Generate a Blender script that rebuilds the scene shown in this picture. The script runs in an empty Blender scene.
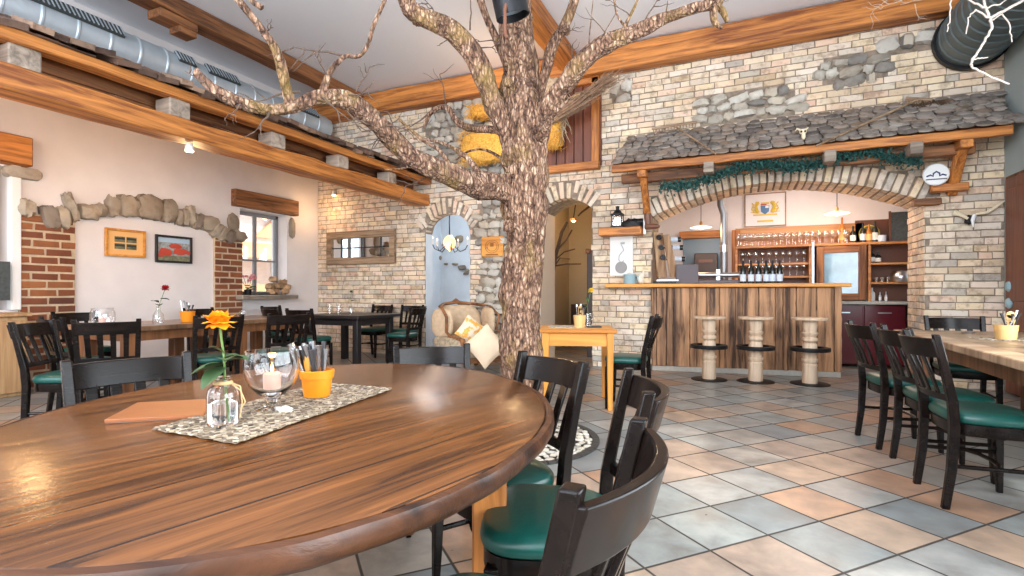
import bpy, math, random
from mathutils import Vector, Matrix, noise
R = math.radians
random.seed(7)
SC = bpy.context.scene
COL = SC.collection
# ------------------------------------------------------------------ camera, world, light, exposure
F = 515.0; CX = 512.0; HY = 292.0; H = 1.10; YAW = R(24.06)
SN, CS = math.sin(YAW), math.cos(YAW)
cam_d = bpy.data.cameras.new('camera'); cam = bpy.data.objects.new('camera', cam_d); COL.objects.link(cam)
cam.location = (0, 0, H); cam.rotation_euler = (R(90), 0, YAW)
cam_d.sensor_width = 36; cam_d.lens = F/1024*36; cam_d.shift_y = (HY-288)/1024; cam_d.clip_start = .05
SC.camera = cam
SC.view_settings.view_transform = 'Standard'; SC.view_settings.look = 'None'
SC.view_settings.exposure = 0.16; SC.view_settings.gamma = 1; SC.view_settings.use_curve_mapping = False
W = bpy.data.worlds.new('world'); SC.world = W; W.use_nodes = True
bg = W.node_tree.nodes['Background']; bg.inputs[0].default_value = (.80, .90, 1, 1); bg.inputs[1].default_value = 2.2
def area(name, loc, rot, sx, sy, power, col):
    d = bpy.data.lights.new(name, 'AREA'); d.shape = 'RECTANGLE'; d.size = sx; d.size_y = sy; d.energy = power; d.color = col
    o = bpy.data.objects.new(name, d); o.location = loc; o.rotation_euler = rot; COL.objects.link(o); return o
def lamp(name, loc, power, col, r=.05):
    d = bpy.data.lights.new(name, 'POINT'); d.energy = power; d.color = col; d.shadow_soft_size = r
    o = bpy.data.objects.new(name, d); o.location = loc; COL.objects.link(o); return o
DAY = (.86, .94, 1)
area('daylight_front', (-2.4, -3.3, 2.2), (R(90), 0, 0), 7.5, 2.6, 225, DAY)       # windows in the wall behind the photographer
area('daylight_right', (2.62, 1.6, 1.75), (R(90), 0, R(90)), 5.2, 2.3, 330, DAY)    # windows in the right wall
area('ceiling_fill', (-2.4, -3.2, 3.7), (R(106), 0, 0), 7.5, 1.0, 400, (.80, .88, 1))           # unseen fill light added to brighten the ceiling
WARM = (1, .62, .30)
for (x, y, z, p) in ((-5.9, 1.7, 2.4, 36), (-5.8, 3.9, 2.45, 30), (-6.95, 7.1, 2.55, 7)): lamp('lean_to_lamp', (x, y, z), p, WARM, .08)
lamp('loft_glow', (-3.1, 6.6, 3.75), 13, WARM, .08)
sun_d = bpy.data.lights.new('sun', 'SUN'); sun_d.energy = 3.4; sun_d.angle = R(4); sun_d.color = (1, .95, .86)
sun = bpy.data.objects.new('sun', sun_d); COL.objects.link(sun); sun.rotation_euler = (0, R(52), R(-12))
# ------------------------------------------------------------------ positions measured on real surfaces
def CW(px, py, D):                       # point at camera depth D
    a = (px-CX)/F*D; return Vector((a*CS-D*SN, a*SN+D*CS, H+(HY-py)/F*D))
def FL(px, py, z=0):                     # point on a horizontal surface
    return CW(px, py, F*(H-z)/(py-HY))
def BK(px, py, Y=7.47):                  # (x, z) on a plane parallel to the back wall
    a = (px-CX)/F; D = Y/(CS+a*SN); v = CW(px, py, D); return v.x, v.z
def BKP(px, py, out=.0): x, z = BK(px, py, 7.47-out); return Vector((x, 7.47-out, z))
def LW(px, py, X=-7.39):                 # (y, z) on a plane parallel to the left wall
    a = (px-CX)/F; D = X/(-SN+a*CS); v = CW(px, py, D); return v.y, v.z
# ------------------------------------------------------------------ mesh builder
class MB:
    def __init__(s): s.v = []; s.f = []; s.m = Matrix.Identity(4)
    def add(s, vs, fs):
        b = len(s.v); s.v += [tuple(s.m @ Vector(p)) for p in vs]; s.f += [tuple(b+i for i in f) for f in fs]; return s
    def box(s, c, d, rot=None, tap=1.0):
        x, y, z = d[0]/2, d[1]/2, d[2]/2
        vs = [Vector((i*x*(tap if k < 0 else 1), j*y*(tap if k < 0 else 1), k*z)) for k in (-1, 1) for j in (-1, 1) for i in (-1, 1)]
        if rot is not None: vs = [rot @ p for p in vs]
        return s.add([p+Vector(c) for p in vs], [(0,2,3,1),(4,5,7,6),(0,1,5,4),(2,6,7,3),(0,4,6,2),(1,3,7,5)])
    def rng(s, rings, cap=True, closed=False):
        n = len(rings[0]); vs = [p for r in rings for p in r]; fs = []
        m = len(rings)
        for i in range(m if closed else m-1):
            for j in range(n):
                a = i*n+j; b = i*n+(j+1) % n; c = ((i+1) % m)*n+(j+1) % n; d = ((i+1) % m)*n+j; fs.append((a, b, c, d))
        if cap and not closed: fs.append(tuple(range(n-1, -1, -1))); fs.append(tuple((m-1)*n+j for j in range(n)))
        return s.add(vs, fs)
    def tube(s, pts, r, n=8, cap=True, wob=0, seed=0):
        pts = [Vector(p) for p in pts]; m = len(pts)
        if not isinstance(r, (list, tuple)): r = [r]*m
        rings = []; up = None
        for i, p in enumerate(pts):
            t = (pts[min(i+1, m-1)]-pts[max(i-1, 0)]).normalized()
            if up is None: up = t.orthogonal().normalized()
            else:
                up = up-t*up.dot(t); up = up.normalized() if up.length > 1e-6 else t.orthogonal().normalized()
            w = t.cross(up)
            ring = []
            for k in range(n):
                a = 2*math.pi*k/n; rr = r[i]
                if wob: rr *= 1+wob*noise.noise(Vector((p.x*5+seed, p.y*5, p.z*5))+Vector((math.cos(a), math.sin(a), 0))*1.6)+wob*.7*noise.noise(Vector((math.cos(a)*4, math.sin(a)*4, p.z*9+p.x*9+seed)))
                ring.append(p+(up*math.cos(a)+w*math.sin(a))*rr)
            rings.append(ring)
        return s.rng(rings, cap)
    def lathe(s, prof, c=(0,0,0), n=20, cap=True, rot=None):
        c = Vector(c)
        rings = []
        for r, z in prof:
            ring = [Vector((r*math.cos(2*math.pi*k/n), r*math.sin(2*math.pi*k/n), z)) for k in range(n)]
            if rot is not None: ring = [rot @ p for p in ring]
            rings.append([p+c for p in ring])
        return s.rng(rings, cap)
    def stack(s, pts):                   # horizontal rectangles (x, y, z, w, d)
        return s.rng([[Vector((x-w/2,y-d/2,z)), Vector((x+w/2,y-d/2,z)), Vector((x+w/2,y+d/2,z)), Vector((x-w/2,y+d/2,z))] for x,y,z,w,d in pts])
    def prism(s, poly, z0, z1, fn=None):  # polygon (x, y) extruded in z; fn maps to world
        fn = fn or (lambda a, b, c: (a, b, c))
        return s.rng([[Vector(fn(x, y, z0)) for x, y in poly], [Vector(fn(x, y, z1)) for x, y in poly]])
    def blob(s, c, d, rot=None, p=3.0, nz=.08, seed=0, n=8, freq=2.0):
        c = Vector(c); rings = []
        nn = n*2
        for i in range(1, n):
            th = math.pi*i/n; ring = []
            for j in range(nn):
                ph = 2*math.pi*j/nn
                q = Vector((math.sin(th)*math.cos(ph), math.sin(th)*math.sin(ph), math.cos(th)))
                l = (abs(q.x)**p+abs(q.y)**p+abs(q.z)**p)**(-1/p)
                q = q*l; q *= 1+nz*noise.noise(q*freq+Vector((seed*3.1, seed*1.7, seed)))*2
                q = Vector((q.x*d[0]/2, q.y*d[1]/2, q.z*d[2]/2))
                if rot is not None: q = rot @ q
                ring.append(q+c)
            rings.append(ring)
        return s.rng(rings)
    def build(s, name, mat, parent=None, smooth=None, bev=0, sub=0, kind=None, label=None, loc=None):
        me = bpy.data.meshes.new(name); me.from_pydata(s.v, [], s.f); me.update()
        import bmesh
        b = bmesh.new(); b.from_mesh(me); bmesh.ops.recalc_face_normals(b, faces=b.faces); b.to_mesh(me); b.free()
        o = bpy.data.objects.new(name, me); COL.objects.link(o)
        if mat: me.materials.append(mat)
        if bev:
            m = o.modifiers.new('b', 'BEVEL'); m.width = bev; m.segments = 2; m.limit_method = 'ANGLE'; m.angle_limit = R(40)
        if sub:
            m = o.modifiers.new('s', 'SUBSURF'); m.levels = sub; m.render_levels = sub
        if smooth is None: smooth = True
        if smooth:
            me.polygons.foreach_set('use_smooth', [True]*len(me.polygons))
            if smooth != 'full':
                try: me.set_sharp_from_angle(angle=R(42))
                except Exception: pass
        if parent: o.parent = parent
        if kind: o['kind'] = kind
        if label: o['label'] = label
        if loc is not None: o.location = loc
        return o
def Rz(a): return Matrix.Rotation(a, 3, 'Z')
def Rx(a): return Matrix.Rotation(a, 3, 'X')
def Ry(a): return Matrix.Rotation(a, 3, 'Y')
def tag(o, label, cat, group=None, kind=None):
    o['label'] = label; o['category'] = cat
    if group: o['group'] = group
    if kind: o['kind'] = kind
    return o
def thing(name, label, cat, loc=(0,0,0), rz=0, group=None, rot=None):
    o = bpy.data.objects.new(name, None); COL.objects.link(o); o.empty_display_size = .05
    o.location = loc; o.rotation_euler = rot or (0, 0, rz); return tag(o, label, cat, group)
def kids(o): return [c for c in bpy.data.objects if c.parent == o]
def dup(o, parent=None):
    c = o.copy(); COL.objects.link(c); c.parent = parent
    for k in kids(o): dup(k, c)
    return c
def place(proto, used, loc, rz, label, group=None, cat=None):
    o = dup(proto) if used[0] else proto
    used[0] = True; o.location = loc; o.rotation_euler = (0, 0, rz); o['label'] = label
    if group: o['group'] = group
    return o
# ------------------------------------------------------------------ materials
def newmat(name):
    m = bpy.data.materials.new(name); m.use_nodes = True; nt = m.node_tree
    return m, nt, nt.nodes['Principled BSDF']
class G:                                  # tiny node helper
    def __init__(s, nt): s.nt = nt
    def n(s, t, **k):
        o = s.nt.nodes.new(t)
        for a, b in k.items(): setattr(o, a, b)
        return o
    def l(s, a, b): s.nt.links.new(a, b)
    def val(s, inp, v):
        if hasattr(v, 'is_linked') or hasattr(v, 'links'): s.l(v, inp)
        else: inp.default_value = v
    def math(s, op, a, b=0.0, c=None):
        o = s.n('ShaderNodeMath', operation=op); s.val(o.inputs[0], a); s.val(o.inputs[1], b)
        if c is not None: s.val(o.inputs[2], c)
        return o.outputs[0]
    def coord(s, rot=(0,0,0), scale=(1,1,1), loc=(0,0,0), kind='Object'):
        t = s.n('ShaderNodeTexCoord'); mp = s.n('ShaderNodeMapping'); s.l(t.outputs[kind], mp.inputs[0])
        mp.inputs['Rotation'].default_value = rot; mp.inputs['Scale'].default_value = scale; mp.inputs['Location'].default_value = loc
        return mp.outputs[0]
    def noise(s, vec, scale=5, detail=4, rough=.55, dist=0):
        o = s.n('ShaderNodeTexNoise'); s.l(vec, o.inputs['Vector']); o.inputs['Scale'].default_value = scale
        o.inputs['Detail'].default_value = detail; o.inputs['Roughness'].default_value = rough; o.inputs['Distortion'].default_value = dist
        return o.outputs['Fac']
    def ramp(s, fac, stops, interp='LINEAR'):
        o = s.n('ShaderNodeValToRGB'); s.val(o.inputs[0], fac); e = o.color_ramp; e.interpolation = interp
        while len(e.elements) < len(stops): e.elements.new(.5)
        for i, (p, c) in enumerate(stops): e.elements[i].position = p; e.elements[i].color = tuple(c)+(1,) if len(c) == 3 else c
        return o.outputs[0]
    def mix(s, f, a, b, mode='MIX'):
        o = s.n('ShaderNodeMixRGB', blend_type=mode); s.val(o.inputs[0], f)
        for i, v in ((1, a), (2, b)):
            if isinstance(v, (tuple, list)): o.inputs[i].default_value = tuple(v)+(1,) if len(v) == 3 else v
            else: s.l(v, o.inputs[i])
        return o.outputs[0]
    def bump(s, h, bsdf, strength=.3, dist=.01):
        o = s.n('ShaderNodeBump'); s.l(h, o.inputs['Height']); o.inputs['Strength'].default_value = strength; o.inputs['Distance'].default_value = dist
        s.l(o.outputs[0], bsdf.inputs['Normal'])
def plain(name, col, rough=.5, metal=0, nz=.0, nscale=8, spec=None, bump=0, emit=None, trans=0, coat=0):
    m, nt, b = newmat(name); g = G(nt)
    b.inputs['Base Color'].default_value = tuple(col)+(1,)
    b.inputs['Roughness'].default_value = rough; b.inputs['Metallic'].default_value = metal
    if spec is not None: b.inputs['Specular IOR Level'].default_value = spec
    if nz:
        v = g.coord(); f = g.noise(v, nscale, 5)
        lo = tuple(c*(1-nz) for c in col); hi = tuple(min(1, c*(1+nz)) for c in col)
        g.l(g.ramp(f, [(.3, lo), (.7, hi)]), b.inputs['Base Color'])
        if bump: g.bump(f, b, bump, .01)
    if trans: b.inputs['Transmission Weight'].default_value = trans
    if coat: b.inputs['Coat Weight'].default_value = coat; b.inputs['Coat Roughness'].default_value = .1
    if emit: b.inputs['Emission Color'].default_value = tuple(emit[0])+(1,); b.inputs['Emission Strength'].default_value = emit[1]
    return m
def wood(name, dark, light, axis='x', rough=.5, s=1.0, island=0.0, bump=.25, plank=None, contrast=(.40,.61)):
    m, nt, b = newmat(name); g = G(nt)
    hi = 16*s; lo = 1.1*s
    sc = {'x': (lo, hi, hi), 'y': (hi, lo, hi), 'z': (hi, hi, lo)}[axis]
    t = g.n('ShaderNodeTexCoord'); base = t.outputs['Object']; shade = None; seam = None
    if plank:                              # (direction angle of the boards, width)
        ang, wd = plank
        mp = g.n('ShaderNodeMapping'); g.l(base, mp.inputs[0]); mp.inputs['Rotation'].default_value = (0, 0, -ang); base = mp.outputs[0]
        sep = g.n('ShaderNodeSeparateXYZ'); g.l(base, sep.inputs[0])
        q = g.math('DIVIDE', sep.outputs['Y'], wd); fl = g.math('FLOOR', q); fr = g.math('SUBTRACT', q, fl)
        wn = g.n('ShaderNodeTexWhiteNoise', noise_dimensions='1D'); g.l(fl, wn.inputs['W']); shade = wn.outputs['Value']
        d = g.math('MINIMUM', fr, g.math('SUBTRACT', 1.0, fr)); seam = g.math('LESS_THAN', d, .016)
        cb = g.n('ShaderNodeCombineXYZ'); g.l(sep.outputs['X'], cb.inputs[0]); g.l(sep.outputs['Y'], cb.inputs[1]); g.l(g.math('MULTIPLY', shade, 40), cb.inputs[2]); base = cb.outputs[0]
    if island:
        geo = g.n('ShaderNodeNewGeometry'); add = g.n('ShaderNodeVectorMath', operation='ADD'); g.l(base, add.inputs[0])
        cb = g.n('ShaderNodeCombineXYZ'); mm = g.math('MULTIPLY', geo.outputs['Random Per Island'], 30)
        for i in range(3): g.l(mm, cb.inputs[i])
        g.l(cb.outputs[0], add.inputs[1]); base = add.outputs[0]
    mp = g.n('ShaderNodeMapping'); g.l(base, mp.inputs[0]); mp.inputs['Scale'].default_value = sc; v = mp.outputs[0]
    f1 = g.noise(v, 1.6, 7, .62, .6); f2 = g.noise(v, .35, 3, .5, .9)
    f = g.math('ADD', g.math('MULTIPLY', f1, .62), g.math('MULTIPLY', f2, .38))
    mid = tuple((a*.45+c*.55) for a, c in zip(dark, light))
    col = g.ramp(f, [(contrast[0], dark), ((contrast[0]+contrast[1])/2, mid), (contrast[1], light)])
    if plank:
        k = g.math('ADD', .74, g.math('MULTIPLY', shade, .42)); cb = g.n('ShaderNodeCombineXYZ')
        for i in range(3): g.l(k, cb.inputs[i])
        col = g.mix(1.0, col, cb.outputs[0], 'MULTIPLY'); col = g.mix(g.math('MULTIPLY', seam, .8), col, tuple(c*.25 for c in dark))
    if island:
        k = g.math('ADD', 1-island, g.math('MULTIPLY', geo.outputs['Random Per Island'], 2*island)); cb = g.n('ShaderNodeCombineXYZ')
        for i in range(3): g.l(k, cb.inputs[i])
        col = g.mix(1.0, col, cb.outputs[0], 'MULTIPLY')
    g.l(col, b.inputs['Base Color']); b.inputs['Roughness'].default_value = rough
    g.bump(f1, b, bump, .006)
    return m
def masonry(name, stops, rough=.85, nz=.35, nscale=9, bump=.6):     # one colour per brick or stone island
    m, nt, b = newmat(name); g = G(nt)
    geo = g.n('ShaderNodeNewGeometry'); col = g.ramp(geo.outputs['Random Per Island'], stops)
    v = g.coord(); f = g.noise(v, nscale, 6, .65); f2 = g.noise(v, 1.3, 4, .6); f3 = g.noise(v, 38, 3, .7)
    col = g.mix(nz, col, g.ramp(f, [(.36, (.40,.34,.28)), (.50, (1,1,1))]), 'MULTIPLY')
    col = g.mix(.45, col, g.ramp(f2, [(.38, (.62,.54,.46)), (.52, (1,1,1))]), 'MULTIPLY')
    g.l(col, b.inputs['Base Color']); b.inputs['Roughness'].default_value = rough
    g.bump(g.math('ADD', f, g.math('MULTIPLY', f3, .6)), b, bump, .012)
    return m
def floor_mat():
    m, nt, b = newmat('stone_tiles'); g = G(nt)
    T = .345; A = R(48)
    c = g.coord(kind='Object'); mp = g.n('ShaderNodeVectorRotate', rotation_type='Z_AXIS'); g.l(c, mp.inputs['Vector']); mp.inputs['Angle'].default_value = -A
    mp.inputs['Center'].default_value = (.364, 2.37, 0)
    s0 = g.n('ShaderNodeVectorMath', operation='SUBTRACT'); g.l(mp.outputs[0], s0.inputs[0]); s0.inputs[1].default_value = (.364, 2.37, 0)
    sep = g.n('ShaderNodeSeparateXYZ'); g.l(s0.outputs[0], sep.inputs[0])
    qx = g.math('DIVIDE', sep.outputs[0], T); qy = g.math('DIVIDE', sep.outputs[1], T)
    fx = g.math('FLOOR', qx); fy = g.math('FLOOR', qy); rx = g.math('SUBTRACT', qx, fx); ry = g.math('SUBTRACT', qy, fy)
    dx = g.math('MINIMUM', rx, g.math('SUBTRACT', 1.0, rx)); dy = g.math('MINIMUM', ry, g.math('SUBTRACT', 1.0, ry)); d = g.math('MINIMUM', dx, dy)
    cb = g.n('ShaderNodeCombineXYZ'); g.l(fx, cb.inputs[0]); g.l(fy, cb.inputs[1])
    wn = g.n('ShaderNodeTexWhiteNoise', noise_dimensions='2D'); g.l(cb.outputs[0], wn.inputs['Vector'])
    tile = g.ramp(wn.outputs['Value'], [(0, (.155,.20,.22)), (.16, (.25,.29,.29)), (.32, (.38,.27,.205)), (.46, (.31,.32,.31)), (.60, (.43,.225,.125)), (.70, (.33,.30,.265)), (.84, (.21,.255,.265)), (.93, (.47,.32,.22)), (1, (.38,.36,.33))], 'CONSTANT')
    o3 = g.n('ShaderNodeVectorMath', operation='ADD'); g.l(c, o3.inputs[0]); sc3 = g.n('ShaderNodeVectorMath', operation='SCALE'); g.l(wn.outputs['Color'], sc3.inputs[0]); sc3.inputs['Scale'].default_value = 25; g.l(sc3.outputs[0], o3.inputs[1])
    f = g.noise(o3.outputs[0], 5.5, 7, .6, .3); f2 = g.noise(o3.outputs[0], 2.2, 3, .5, .4)
    tile = g.mix(.8, tile, g.ramp(f, [(.34, (.42,.40,.38)), (.5, (.86,.86,.86)), (.66, (1.35,1.3,1.25))]), 'MULTIPLY')
    tile = g.mix(g.math('MULTIPLY', f2, .55), tile, (.36,.31,.26))
    gr = g.ramp(d, [(.012, (1,1,1)), (.022, (0,0,0))])
    col = g.mix(gr, tile, (.045,.035,.028)); g.l(col, b.inputs['Base Color'])
    rr = g.math('ADD', .20, g.math('MULTIPLY', f, .26)); rr = g.math('ADD', rr, g.math('MULTIPLY', gr, .4)); g.l(rr, b.inputs['Roughness'])
    hh = g.math('ADD', g.math('MULTIPLY', g.math('SUBTRACT', 1.0, gr), 1.0), g.math('MULTIPLY', f, .28)); g.bump(hh, b, .45, .004)
    return m
def thin_glass(name, tint=(1,1,1), refl=.12):
    m, nt, b = newmat(name); g = G(nt); nt.nodes.remove(b)
    tr = g.n('ShaderNodeBsdfTransparent'); tr.inputs[0].default_value = tuple(tint)+(1,)
    gl = g.n('ShaderNodeBsdfGlossy'); gl.inputs['Roughness'].default_value = .03
    lw = g.n('ShaderNodeLayerWeight'); lw.inputs[0].default_value = .35
    mx = g.n('ShaderNodeMixShader'); f = g.math('ADD', g.math('MULTIPLY', lw.outputs['Facing'], .5), refl)
    g.l(f, mx.inputs[0]); g.l(tr.outputs[0], mx.inputs[1]); g.l(gl.outputs[0], mx.inputs[2])
    g.l(mx.outputs[0], nt.nodes['Material Output'].inputs[0]); return m
M = {}
M['floor'] = floor_mat()
M['plaster'] = plain('white_plaster', (.80,.74,.72), .9, nz=.04, nscale=3, bump=.12)
M['ceiling'] = plain('ceiling_paint', (.90,.905,.94), .95)
M['greyplaster'] = plain('grey_green_plaster', (.36,.41,.40), .9, nz=.08, nscale=2)
M['blueplaster'] = plain('cool_white_plaster', (.72,.76,.80), .9, nz=.06, nscale=3)
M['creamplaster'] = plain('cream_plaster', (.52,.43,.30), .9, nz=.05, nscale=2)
M['mortar'] = plain('lime_mortar', (.26,.20,.15), .95, nz=.35, nscale=14, bump=.5)
M['redmortar'] = plain('buff_mortar', (.56,.43,.29), .95, nz=.15, nscale=14, bump=.4)
M['brick'] = masonry('cream_brick', [(0,(.62,.46,.30)), (.15,(.86,.70,.52)), (.3,(.70,.58,.47)), (.45,(.90,.72,.48)), (.55,(.80,.57,.42)), (.68,(.88,.76,.63)), (.8,(.52,.46,.39)), (.9,(.92,.78,.58)), (1,(.72,.47,.34))], nz=.6)
M['redbrick'] = masonry('red_brick', [(0,(.17,.05,.022)), (.3,(.30,.095,.036)), (.6,(.21,.065,.03)), (.8,(.36,.13,.045)), (1,(.12,.04,.025))], nz=.25)
M['stone'] = masonry('field_stone', [(0,(.30,.24,.18)), (.3,(.44,.36,.27)), (.5,(.24,.19,.15)), (.7,(.50,.42,.32)), (1,(.36,.29,.22))])
M['rubble'] = masonry('rubble_stone', [(0,(.24,.22,.20)), (.25,(.56,.52,.45)), (.5,(.70,.66,.58)), (.7,(.44,.38,.31)), (.85,(.62,.54,.43)), (1,(.18,.17,.15))])
M['shingle'] = masonry('weathered_shingle', [(0,(.13,.11,.10)), (.3,(.34,.30,.26)), (.5,(.18,.155,.14)), (.7,(.42,.36,.31)), (.85,(.26,.19,.14)), (1,(.38,.33,.30))], nz=.75)
for ax in 'xyz':
    M['beam_'+ax] = wood('orange_beam_wood_'+ax, (.20,.052,.010), (.70,.265,.058), ax, .55, .8, island=.12)
    M['rough_'+ax] = wood('rough_brown_wood_'+ax, (.085,.030,.011), (.36,.145,.050), ax, .65, .9, island=.15, bump=.5)
M['grey_end'] = wood('grey_end_grain', (.17,.13,.10), (.46,.37,.29), 'x', .8, .5)
M['barnwood'] = wood('barn_board', (.055,.022,.010), (.56,.29,.14), 'z', .65, .55, island=.30, bump=.7, contrast=(.41,.60))
M['frame_grey'] = wood('weathered_frame_wood', (.13,.075,.04), (.42,.28,.17), 'x', .7, .8, island=.15, bump=.6)
M['top'] = wood('oiled_table_boards', (.105,.034,.010), (.46,.20,.070), 'x', .22, .42, plank=(R(77), .205), bump=.12, contrast=(.34,.68))
M['edge'] = wood('table_edge_wood', (.022,.007,.003), (.105,.036,.013), 'x', .35, .8, bump=.6)
M['darktop'] = wood('brown_table_wood', (.10,.05,.025), (.36,.20,.11), 'y', .28, .5, plank=(R(90), .16), bump=.15)
M['brownleg'] = wood('brown_leg_wood', (.10,.035,.014), (.30,.12,.045), 'z', .4, .7)
M['greytop'] = wood('greyed_oak_top', (.20,.115,.065), (.52,.35,.22), 'y', .33, .5, plank=(R(90), .18), bump=.15)
M['pine_x'] = wood('honey_pine_x', (.52,.18,.022), (.82,.37,.07), 'x', .4, .5, bump=.08)
M['pine_z'] = wood('honey_pine_z', (.52,.18,.022), (.82,.37,.07), 'z', .4, .5, bump=.08)
M['palewood'] = wood('pale_turned_wood', (.50,.34,.22), (.76,.58,.42), 'z', .5, .6, bump=.1)
M['shelfwood'] = wood('orange_shelf_wood', (.33,.12,.03), (.66,.30,.09), 'x', .45, .6, bump=.1)
M['doorwood'] = wood('red_brown_door_wood', (.11,.03,.014), (.24,.07,.030), 'z', .4, .5)
M['chair'] = wood('dark_chair_wood', (.004,.0028,.0025), (.011,.0065,.005), 'x', .24, .8, bump=.05)
M['chair'].node_tree.nodes['Principled BSDF'].inputs['Specular IOR Level'].default_value = .20
M['seat'] = plain('green_seat_vinyl', (.004,.066,.052), .33, nz=.15, nscale=30, bump=.05)
M['black'] = plain('black_wood', (.018,.014,.014), .4)
M['iron'] = plain('black_iron', (.02,.02,.022), .45, .6)
M['steel'] = plain('brushed_steel', (.55,.57,.60), .28, 1)
M['galv'] = plain('galvanised_duct', (.55,.62,.67), .42, .35, nz=.08, nscale=6)
M['grille'] = plain('dark_grille', (.05,.06,.06), .6)
M['glass'] = thin_glass('clear_glass')
M['pane'] = thin_glass('window_pane', refl=.04)
M['goblet'] = plain('goblet_glass', (1,1,1), .0, trans=1); M['goblet'].node_tree.nodes['Principled BSDF'].inputs['IOR'].default_value = 1.42
M['water'] = plain('clear_water', (1,1,1), .0, trans=1); M['water'].node_tree.nodes['Principled BSDF'].inputs['IOR'].default_value = 1.33
M['wax'] = plain('candle_wax', (.74,.46,.36), .5, emit=((1,.45,.25), .12))
M['flame'] = plain('candle_flame', (1,.7,.3), .5, emit=((1,.50,.15), 8))
M['bulb'] = plain('warm_bulb', (1,.8,.5), .5, emit=((1,.66,.32), 22))
M['shade_glass'] = plain('milk_glass_shade', (.95,.86,.75), .3, emit=((1,.72,.45), 1.1))
M['orangepot'] = plain('orange_painted_pot', (.82,.26,.012), .35, nz=.06, nscale=20)
M['woodpot'] = wood('pale_wood_tub', (.62,.36,.12), (.86,.58,.26), 'z', .5, .8, bump=.1)
M['cutlery'] = plain('cutlery_steel', (.62,.62,.64), .22, 1)
M['napkin'] = plain('cutlery_handles', (.035,.03,.03), .4)
M['paper'] = plain('white_paper', (.82,.80,.76), .8)
M['menu'] = plain('tan_menu_leather', (.30,.095,.026), .45, nz=.1, nscale=12, bump=.1)
M['stem'] = plain('flower_stem', (.13,.22,.05), .5)
M['leaf'] = plain('rose_leaf', (.05,.095,.035), .45, nz=.3, nscale=18)
M['petal_o'] = plain('orange_petal', (1,.34,.008), .5, nz=.15, nscale=30)
M['petal_r'] = plain('red_petal', (.42,.012,.02), .5)
M['petal_y'] = plain('yellow_petal', (.9,.62,.05), .5)
M['raffia'] = plain('raffia_string', (.62,.42,.20), .8)
M['straw'] = plain('golden_straw', (.86,.40,.07), .75, nz=.4, nscale=40)
M['twig'] = plain('dry_twig', (.10,.06,.04), .8, nz=.3, nscale=20)
M['twigpale'] = plain('pale_twig', (.45,.35,.26), .8, nz=.2, nscale=20)
M['birch'] = plain('whitened_branch', (.50,.42,.36), .7, nz=.1, nscale=20)
M['garland'] = plain('blue_green_garland', (.03,.10,.085), .6, nz=.5, nscale=25)
M['uphol'] = plain('beige_damask', (.62,.45,.29), .85, nz=.14, nscale=16, bump=.1)
M['cushion'] = plain('cream_cushion', (.86,.66,.46), .9, nz=.05, nscale=10)
M['tapestry'] = plain('floral_upholstery', (.42,.33,.22), .9, nz=.45, nscale=24)
M['white'] = plain('white_paint', (.84,.84,.82), .5)
M['cream'] = plain('cream_ceramic', (.80,.72,.58), .4)
M['enamel'] = plain('blue_grey_enamel', (.30,.45,.50), .35)
M['redcab'] = plain('dark_red_lacquer', (.11,.008,.014), .25)
M['stonetop'] = plain('grey_worktop', (.46,.43,.37), .4, nz=.1, nscale=30)
M['bottle'] = plain('dark_bottle_glass', (.012,.016,.012), .08)
M['label'] = plain('bottle_label', (.66,.74,.84), .7)
M['amber'] = plain('amber_bottle', (.42,.14,.02), .12)
M['slate'] = plain('black_slate', (.06,.07,.07), .6, nz=.3, nscale=30)
M['brass'] = plain('aged_brass', (.55,.28,.10), .35, .8)
M['mirror'] = plain('mirror_glass', (.82,.86,.88), .02, 1)
M['tanwood'] = wood('tan_cupboard_wood', (.36,.19,.08), (.62,.40,.20), 'z', .5, .6)
M['fridgeglass'] = plain('fridge_glass', (.16,.30,.42), .06, nz=.4, nscale=3, coat=.6)
M['dimbrown'] = plain('brown_cabinet', (.06,.035,.028), .5)
M['purple'] = plain('mauve_grey_panel', (.115,.095,.105), .55)
M['leather'] = plain('brown_leather', (.16,.06,.03), .45)
M['gold'] = plain('gold_print', (.72,.50,.05), .5)
M['blueprint'] = plain('blue_print', (.10,.22,.42), .6)
M['redprint'] = plain('red_print', (.55,.07,.04), .6)
M['greyprint'] = plain('grey_print', (.30,.32,.32), .7, nz=.5, nscale=22)
M['greenprint'] = plain('olive_print', (.16,.15,.08), .7, nz=.5, nscale=22)
M['darkprint'] = plain('black_print', (.03,.03,.03), .7)
M['orangepaper'] = plain('orange_mount', (.84,.48,.18), .7)
M['bone'] = plain('bleached_bone', (.78,.66,.46), .6)
M['facade'] = plain('bright_facade', (.95,.92,.88), .9)
M['facade_or'] = plain('orange_wall', (.95,.55,.30), .9)
M['rooftile'] = plain('red_roof', (.50,.15,.06), .8)
M['blind'] = plain('beige_curtain', (.62,.46,.28), .85)
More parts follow.
